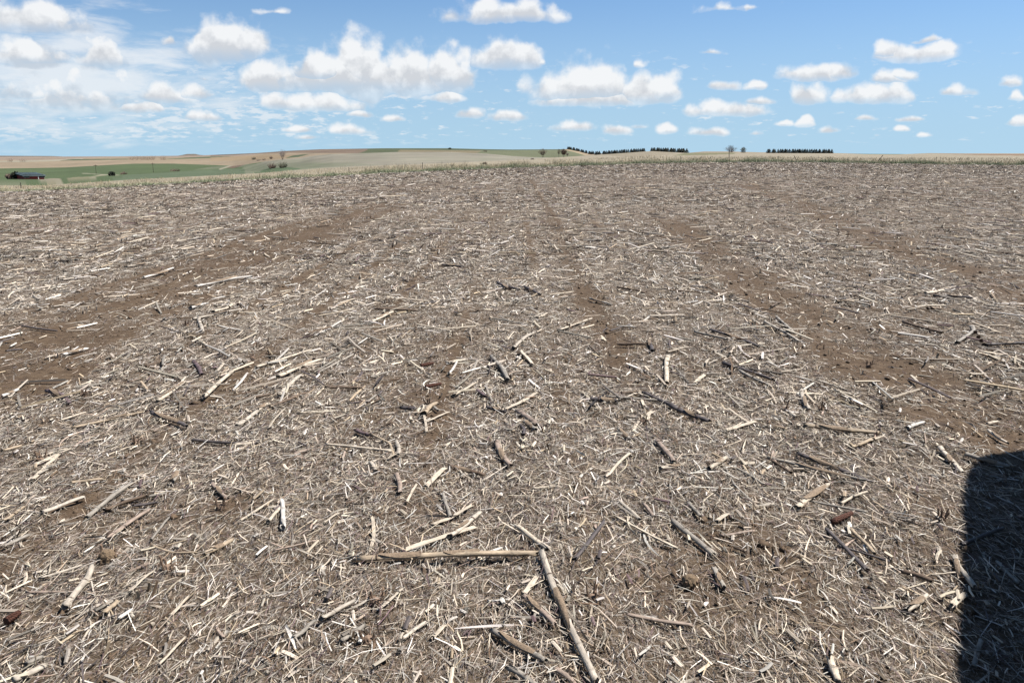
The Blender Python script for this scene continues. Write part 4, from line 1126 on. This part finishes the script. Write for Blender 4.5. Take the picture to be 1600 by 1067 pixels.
P, r_ = land(441, 249.5, 130); bare_tree(P, 15.5 * r_ / 1330, .85, 'bare spreading tree on the left slope of the pale hill', 5, trunks=3, clear=.2, tw=.012, n=150)
P, r_ = land(848, 246.4, 200); bare_tree(P, 14.5 * r_ / 1330, .95, 'forked bare tree standing before the green hill, left of its neighbours', 8, trunks=2, clear=.22, group='bare trees before the green hill', tw=.019, n=130, twig=m_brush)
P, r_ = land(873, 245.8, 200); bare_tree(P, 14 * r_ / 1330, .55, 'slender bare tree between two wider ones before the green hill', 12, trunks=1, clear=.3, group='bare trees before the green hill', tw=.019, n=70, twig=m_brush)
P, r_ = land(881, 245.6, 200); bare_tree(P, 13 * r_ / 1330, .9, 'dense bare tree just left of the conifer windbreak', 15, trunks=2, clear=.22, group='bare trees before the green hill', tw=.019, n=140, twig=m_brush)
P, r_ = land(886.5, 245.4, 200); bare_tree(P, 7 * r_ / 1330, .6, 'small bare sapling at the foot of the dense bare tree', 21, trunks=1, n=40, group='bare trees before the green hill')
# the pair on the crest to the right
P = land_r(1142, 420); z_top = float(z_from_y(az_of(1142), 420, 229.4)); bare_tree(P, max(4.0, z_top - P.z), 1.5, 'bare tree with round greyish crown rising over the right grassland', 27, trunks=3, clear=.1, tw=.0115, n=240)
P = land_r(1161, 430); z_top = float(z_from_y(az_of(1161), 430, 232.6)); leaf_ball(P, 2.7, max(3.0, z_top - P.z) * 1.02, 'small round budding green tree right of the round bare tree', 31, m_twig_g, 900, .16, 'budding_tree', 'tree')
# valley thickets
for (px, py, w, h, lab, mat) in [
    (190, 272.6, 11, 5, 'bare brown thicket right of the dark shrub in the valley', None),
    (271, 268, 17, 5.5, 'wide bare thicket standing in the green valley field', None),
    (424, 263.4, 11, 10, 'bare purplish shrub at the foot of the pale hill, left one', None),
    (441, 262.4, 13, 11, 'bare olive shrub at the foot of the pale hill, right one', m_twig_g),
    (396, 249.6, 7, 5, 'dark bush at the top of the gully road', m_shrub),
    (404, 251.4, 10, 3, 'low dark brush lining the gully', None), (412, 250.4, 8, 3, 'low brown brush between gully and bare spreading tree', None),
    (423, 248.4, 4, 5, 'small bare bush left of the bare spreading tree', None)]:
    P, rr = land(px, py, 130); k = rr / 1330
    brush(P, w * k, h * k, lab, int(px), mat, 190)
P, rr = land(171, 274.6, 130); leaf_ball(P, 5.4 * rr / 1330, 3.8 * rr / 1330, 'small black-green shrub beside the farm track', 3, m_shrub, 800, .3)
for (px, w, h, lab) in [(205, 9, 7, 'leftmost brown bare tree of the far shelterbelt'), (213, 8, 8, 'second brown bare tree of the far shelterbelt'), (221, 8, 7.5, 'middle brown bare tree of the far shelterbelt'), (229, 8, 7, 'fourth brown bare tree of the far shelterbelt'),
    (237, 9, 8, 'densest brown bare tree ending the far shelterbelt'), (254, 9, 7.5, 'separate round bare tree right of the far shelterbelt'), (14, 8, 6, 'left of two faint bare trees far behind the barn'), (34, 10, 6, 'right of two faint bare trees far behind the barn')]:
    py = 250.0 if px > 100 else 253.0
    P, rr = land(px, py, 905); k = rr / 1330
    brush(P, w * k, h * k, lab, int(px), m_brush, 110, 'shelter_tree', 'tree', 'far bare trees on the left')
    o = bpy.data.objects[-1]
P, rr = land(703, 233.4, 400); leaf_ball(P, 5 * rr / 1330, 2.2 * rr / 1330, 'tiny dark bush alone on the middle skyline', 9, m_shrub, 260, .4)
P, rr = land(758, 237.4, 400); brush(P, 9 * rr / 1330, 3.0 * rr / 1330, 'patch of brush on the green hill, left of the forked tree', 10, m_brush, 160)
P, rr = land(832, 249.5, 100); brush(P, 5 * rr / 1330, 3.2 * rr / 1330, 'small tuft of weeds in the tan grass below the green hill', 13, m_brush, 80)
P, rr = land(757, 257, 96); brush(P, 7 * rr / 1330, 5.5 * rr / 1330, 'dead weed clump in the grass strip at the middle', 14, m_brush, 80)

# conifer windbreaks
def conifer_meshes(seed):
    q = random.Random(seed); V, Fq = [], []
    for k in range(240):
        z = q.uniform(.02, 1.0); rr = (1 - z) ** .8 * .30 * q.uniform(.55, 1.15) + .015; a = q.uniform(0, 6.28)
        p = Vector((math.cos(a) * rr * .25, math.sin(a) * rr * .25, z)); e_ = Vector((math.cos(a) * rr, math.sin(a) * rr, z - .06 * q.random()))
        w = Vector((-math.sin(a), math.cos(a), 0)) * .05 * (1.15 - z); o = len(V)
        V += [tuple(p + Vector((0, 0, .05))), tuple(e_ - w), tuple(e_ + Vector((0, 0, .02))), tuple(e_ + w), tuple(p - Vector((0, 0, .05)))]
        Fq += [(o, o + 1, o + 2, o + 3), (o + 1, o + 4, o + 3, o + 2)]
    VT, FT = [], []; tube(VT, FT, Vector((0, 0, -.08)), Vector((0, 0, .95)), .035, .006, 5)
    return np_mesh('crown', np.array(V), np.array(Fq)), np_mesh('trunk', np.array(VT), np.array(FT))
CM = [conifer_meshes(k) for k in range(4)]
for c_, t_ in CM: c_.materials.append(m_con); t_.materials.append(m_bark)
def conifers(path, n, R_, hpx, lab, group, gaps=()):
    xs = np.linspace(path[0][0], path[-1][0], n) + np.array([random.uniform(-1.5, 1.5) for _ in range(n)])
    for i, x in enumerate(xs):
        if i in gaps: continue
        x = float(x + random.uniform(-.5, .5)); yb = float(np.interp(x, [p[0] for p in path], [p[1] for p in path]))
        Rr = float(R_(x)) + random.uniform(-5, 5)
        g = land_r(x, Rr)
        h = float(np.interp(x, [p[0] for p in path], [p[2] for p in path])) * random.choice([.55, .7, .8, .9, 1.0, 1.05, 1.25]) * random.uniform(.66, .86)
        ztop = float(z_from_y(az_of(x), Rr, yb - h))
        hh = max(3.0, ztop - g.z)
        e = empty('conifer_tree', g, random.uniform(0, 6)); k = random.randrange(4)
        wide = max(.95, 5.4 / hh) * random.uniform(.7, 1.35)
        for nm, me in zip(('crown', 'trunk'), CM[k]):
            c = obj(nm, me, None, e); c.scale = (hh * wide, hh * wide, hh)
        tag(e, lab, 'conifer', group)
conifers([(886,235.5,4.2),(900,238,5.5),(915,241.6,6.5),(927,242.5,8)], 26, lut([(886,960),(927,800)]), 6, 'dark conifer in the windbreak running down the green hill', 'conifers down the green hill')
conifers([(931,242.4,4),(960,240.6,4),(985,239.2,4.5),(1007,237.6,5.5)], 32, lut([(931,560),(1007,520)]), 5, 'dark conifer in the middle windbreak behind the tan hill', 'conifers of the middle windbreak', (4,))
conifers([(1019,236.8,6),(1040,237.4,5.5),(1072,239.4,4)], 26, lut([(1019,480),(1072,520)]), 5, 'dark conifer in the windbreak right of the tan hilltop', 'conifers right of the tan hilltop')
conifers([(1200,239.6,3.2),(1225,239.6,5),(1299,239.8,5)], 36, lut([(1200,540),(1299,540)]), 5, 'dark conifer in the rightmost windbreak on the skyline', 'conifers of the rightmost windbreak', (2, 5))

# ---------------------------------------------------------------- red barn and poles in the valley
m_red = mat_plain('barn_red', 2.6 * alb(160, 58, 54), .8, .6, .15)
m_roof = mat_plain('barn_roof', 1.15 * alb(116, 134, 138), .6, .8, .18)
m_white = mat_plain('white_paint', (.62, .6, .56), .7, 1, .08)
m_dark = mat_plain('dark_opening', alb(40, 34, 34), .9, 1, .2)
def box(x0, x1, y0, y1, z0, z1):
    bm = bmesh.new(); bmesh.ops.create_cube(bm, size=1)
    for v in bm.verts: v.co = Vector(((x0 + x1) / 2 + v.co.x * (x1 - x0), (y0 + y1) / 2 + v.co.y * (y1 - y0), (z0 + z1) / 2 + v.co.z * (z1 - z0)))
    return bm
P, rr = land(37, 283.8, 130)
k = rr / 1330
barn = empty('barn', P, math.atan2(-P.x, P.y) * -1 * 0 + R(46))
W_, D_, E_, RG = 25 * k, 6.0, 5.4 * k, 7.8 * k
bm = bmesh.new(); pts = [(-W_ / 2, -D_ / 2), (W_ / 2, -D_ / 2), (W_ / 2, D_ / 2), (-W_ / 2, D_ / 2)]
lo_ = [bm.verts.new((x, y, -.5)) for x, y in pts]; hi_ = [bm.verts.new((x, y, E_)) for x, y in pts]
g0 = bm.verts.new((-W_ / 2, 0, RG - .3)); g1 = bm.verts.new((W_ / 2, 0, RG - .3))
for a_, b_ in ((0, 1), (2, 3)): bm.faces.new((lo_[a_], lo_[b_], hi_[b_], hi_[a_]))
bm.faces.new((lo_[1], lo_[2], hi_[2], g1, hi_[1])); bm.faces.new((lo_[3], lo_[0], hi_[0], g0, hi_[3])); bm.faces.new(lo_[::-1])
obj('wall', bm, m_red, barn)
bm = bmesh.new(); ov = .15
for sgn in (-1, 1):
    ye = sgn * (D_ / 2 + ov); ze = E_ - ov * (RG - E_) / (D_ / 2)
    tp = [bm.verts.new(p) for p in ((-W_ / 2 - ov, ye, ze), (W_ / 2 + ov, ye, ze), (W_ / 2 + ov, 0, RG), (-W_ / 2 - ov, 0, RG))]
    bt = [bm.verts.new(v.co - Vector((0, 0, .15))) for v in tp]
    bm.faces.new(tp); bm.faces.new(bt[::-1])
    for u in range(4): bm.faces.new((tp[u], tp[(u + 1) % 4], bt[(u + 1) % 4], bt[u]))
roof = obj('roof', bm, m_roof, barn)
for i in range(14):
    x = -W_ / 2 + (i + .5) * W_ / 14
    for sgn in (-1, 1):
        bm = box(x - .04, x + .04, 0, 1, 0, .06)
        for v in bm.verts:
            f_ = v.co.y; v.co.y = sgn * f_ * (D_ / 2 + ov); v.co.z = v.co.z + RG + .01 - f_ * (RG - (E_ - ov * (RG - E_) / (D_ / 2)))
        obj('rib', bm, m_roof, roof)
d_ = obj('door', box(W_ * .19, W_ * .225, -D_ / 2 - .08, -D_ / 2 - .01, 0, E_ * .78), m_white, barn)
obj('handle', box(W_ * .235, W_ * .24, -D_ / 2 - .16, -D_ / 2 - .08, E_ * .35, E_ * .43), m_dark, d_)
for x in (-.36, .40): 
    w_ = obj('window', box(W_ * x - .3, W_ * x + .3, -D_ / 2 - .05, -D_ / 2 - .01, E_ * .4, E_ * .72), m_dark, barn)
    obj('frame', box(W_ * x - .35, W_ * x + .35, -D_ / 2 - .07, -D_ / 2 - .005, E_ * .36, E_ * .39), m_white, w_)
tag(barn, 'red barn with blue-grey metal roof and white door in the left valley', 'barn')
P2, r2 = land(20, 284.4, 130); leaf_ball(P2, 6 * k, 6.0 * k, 'dark bushy tree against the left end of the red barn', 6, m_shrub, 1300, .5, 'dark_tree', 'tree')
P2, r2 = land(9, 284.4, 130); brush(P2, 6 * k, 9 * k, 'thin bare tree left of the dark bushy tree by the barn', 19, None, 160, 'bare_tree', 'tree')
def utility_pole(px, py, hpx, lab):
    P, rr = land(px, py, 130); h = hpx * rr / 1330; e = empty('utility_pole', P, .3)
    bm = bmesh.new(); bmesh.ops.create_cone(bm, cap_ends=True, segments=8, radius1=.12, radius2=.09, depth=h + .6)
    for v in bm.verts: v.co.z += h / 2 - .3
    obj('pole', bm, m_wood, e)
    ca_ = obj('crossarm', box(-1.1, 1.1, -.08, .08, h - .8, h - .6), m_wood, e)
    for x in (-.95, 0, .95): obj('insulator', box(x - .05, x + .05, -.05, .05, h - .6, h - .4), m_white, ca_)
    tag(e, lab, 'utility pole', 'utility poles in the valley')
utility_pole(147, 272.0, 13, 'thin utility pole in the green valley field, nearer the barn')
utility_pole(237, 270.0, 14, 'thin utility pole in the green valley field, farther from the barn')

# ---------------------------------------------------------------- unseen trailer, added and shaped to cast the shadow entering from the right
H_T = 2.5
shift = Vector((-SUN_DIR.x / SUN_DIR.z * H_T, -SUN_DIR.y / SUN_DIR.z * H_T, 0))
sh_pts = [(1506, 1160), (1507, 1067), (1508, 900), (1510, 775), (1513, 745), (1521, 727), (1536, 713), (1555, 705), (1600, 696.5), (1640, 689)]
edge = []
for px, py in sh_pts:
    x, y = ground_pt(px, py, .02); edge.append(Vector((x - shift.x, y - shift.y, 0)))
u_ = (edge[1] - edge[2]).normalized()                       # towards the trailer's rear
rear = edge[1] + u_ * 4.0
nrm = Vector((-u_.y, u_.x, 0))
if nrm.x < 0: nrm = -nrm
tip = edge[-1]
out_ = [rear] + edge + [tip + (nrm * .55 - u_ * .12), tip + nrm * .95 + u_ * .5, rear + nrm * 2.05]
m_black = mat_plain('black_trailer_skin', (.012, .012, .014), .45, 3, .2, 0, 0, .3)
m_alu = mat_plain('trailer_trim', (.4, .4, .42), .35, 12, .1, 0, .9)
m_rub = mat_plain('tyre_rubber', (.015, .015, .015), .85, 20, .3, .2)
gz = 0.02
ctr = sum(out_, Vector()) / len(out_)
tr = empty('shadow_caster_trailer', (ctr.x, ctr.y, gz))
bm = bmesh.new(); base = [bm.verts.new((p.x - ctr.x, p.y - ctr.y, .42)) for p in out_]
f_ = bm.faces.new(base); ex = bmesh.ops.extrude_face_region(bm, geom=[f_])
for v in ex['geom']:
    if isinstance(v, bmesh.types.BMVert): v.co.z = H_T
bmesh.ops.recalc_face_normals(bm, faces=bm.faces)
body = obj('body', bm, m_black, tr)
bm = bmesh.new()
for p, q_ in zip(out_, out_[1:] + out_[:1]):
    a_ = p - ctr; b_ = q_ - ctr; n_ = Vector((b_.y - a_.y, a_.x - b_.x, 0)).normalized() * -.012
    vs_ = [bm.verts.new((a_.x + n_.x, a_.y + n_.y, z)) for z in (H_T - .09, H_T - .01)] + [bm.verts.new((b_.x + n_.x, b_.y + n_.y, z)) for z in (H_T - .01, H_T - .09)]
    bm.faces.new(vs_)
obj('roof_trim', bm, m_alu, tr)
ax_ = rear + (edge[1] - rear) * .42
for sd_, off_ in ((0, -.02), (1, 1.95)):
    for dk in (-.4, .4):
        c_ = ax_ + nrm * off_ + u_ * dk - ctr
        bm = bmesh.new(); bmesh.ops.create_cone(bm, cap_ends=True, segments=28, radius1=.34, radius2=.34, depth=.2)
        bmesh.ops.bevel(bm, geom=[e_ for e_ in bm.edges if abs(e_.verts[0].co.z - e_.verts[1].co.z) < .01], offset=.04, segments=2, affect='EDGES')
        rot = nrm.to_track_quat('Z', 'Y')
        wl = obj('wheel', bm, m_rub, tr); wl.location = (c_.x, c_.y, .36); wl.rotation_mode = 'QUATERNION'; wl.rotation_quaternion = rot
        bm = bmesh.new(); bmesh.ops.create_cone(bm, cap_ends=True, segments=20, radius1=.2, radius2=.17, depth=.22); obj('rim', bm, m_alu, wl)
tg = tip + nrm * .9 - u_ * 0.1 - ctr; tg2 = tg - u_ * 1.2
VT, FT = [], []; tube(VT, FT, Vector((tg.x, tg.y, .48)) + u_ * .6, Vector((tg2.x, tg2.y, .48)), .05, .05, 8)
obj('tongue', np_mesh('tongue', np.array(VT), np.array(FT)), m_alu, tr)
VT, FT = [], []; tube(VT, FT, Vector((tg2.x, tg2.y, -.02)) + u_ * .2, Vector((tg2.x, tg2.y, .8)) + u_ * .2, .035, .035, 8)
obj('jack', np_mesh('jack', np.array(VT), np.array(FT)), m_alu, tr)
tag(tr, 'unseen black trailer added right of the view to cast the dark shadow', 'trailer')
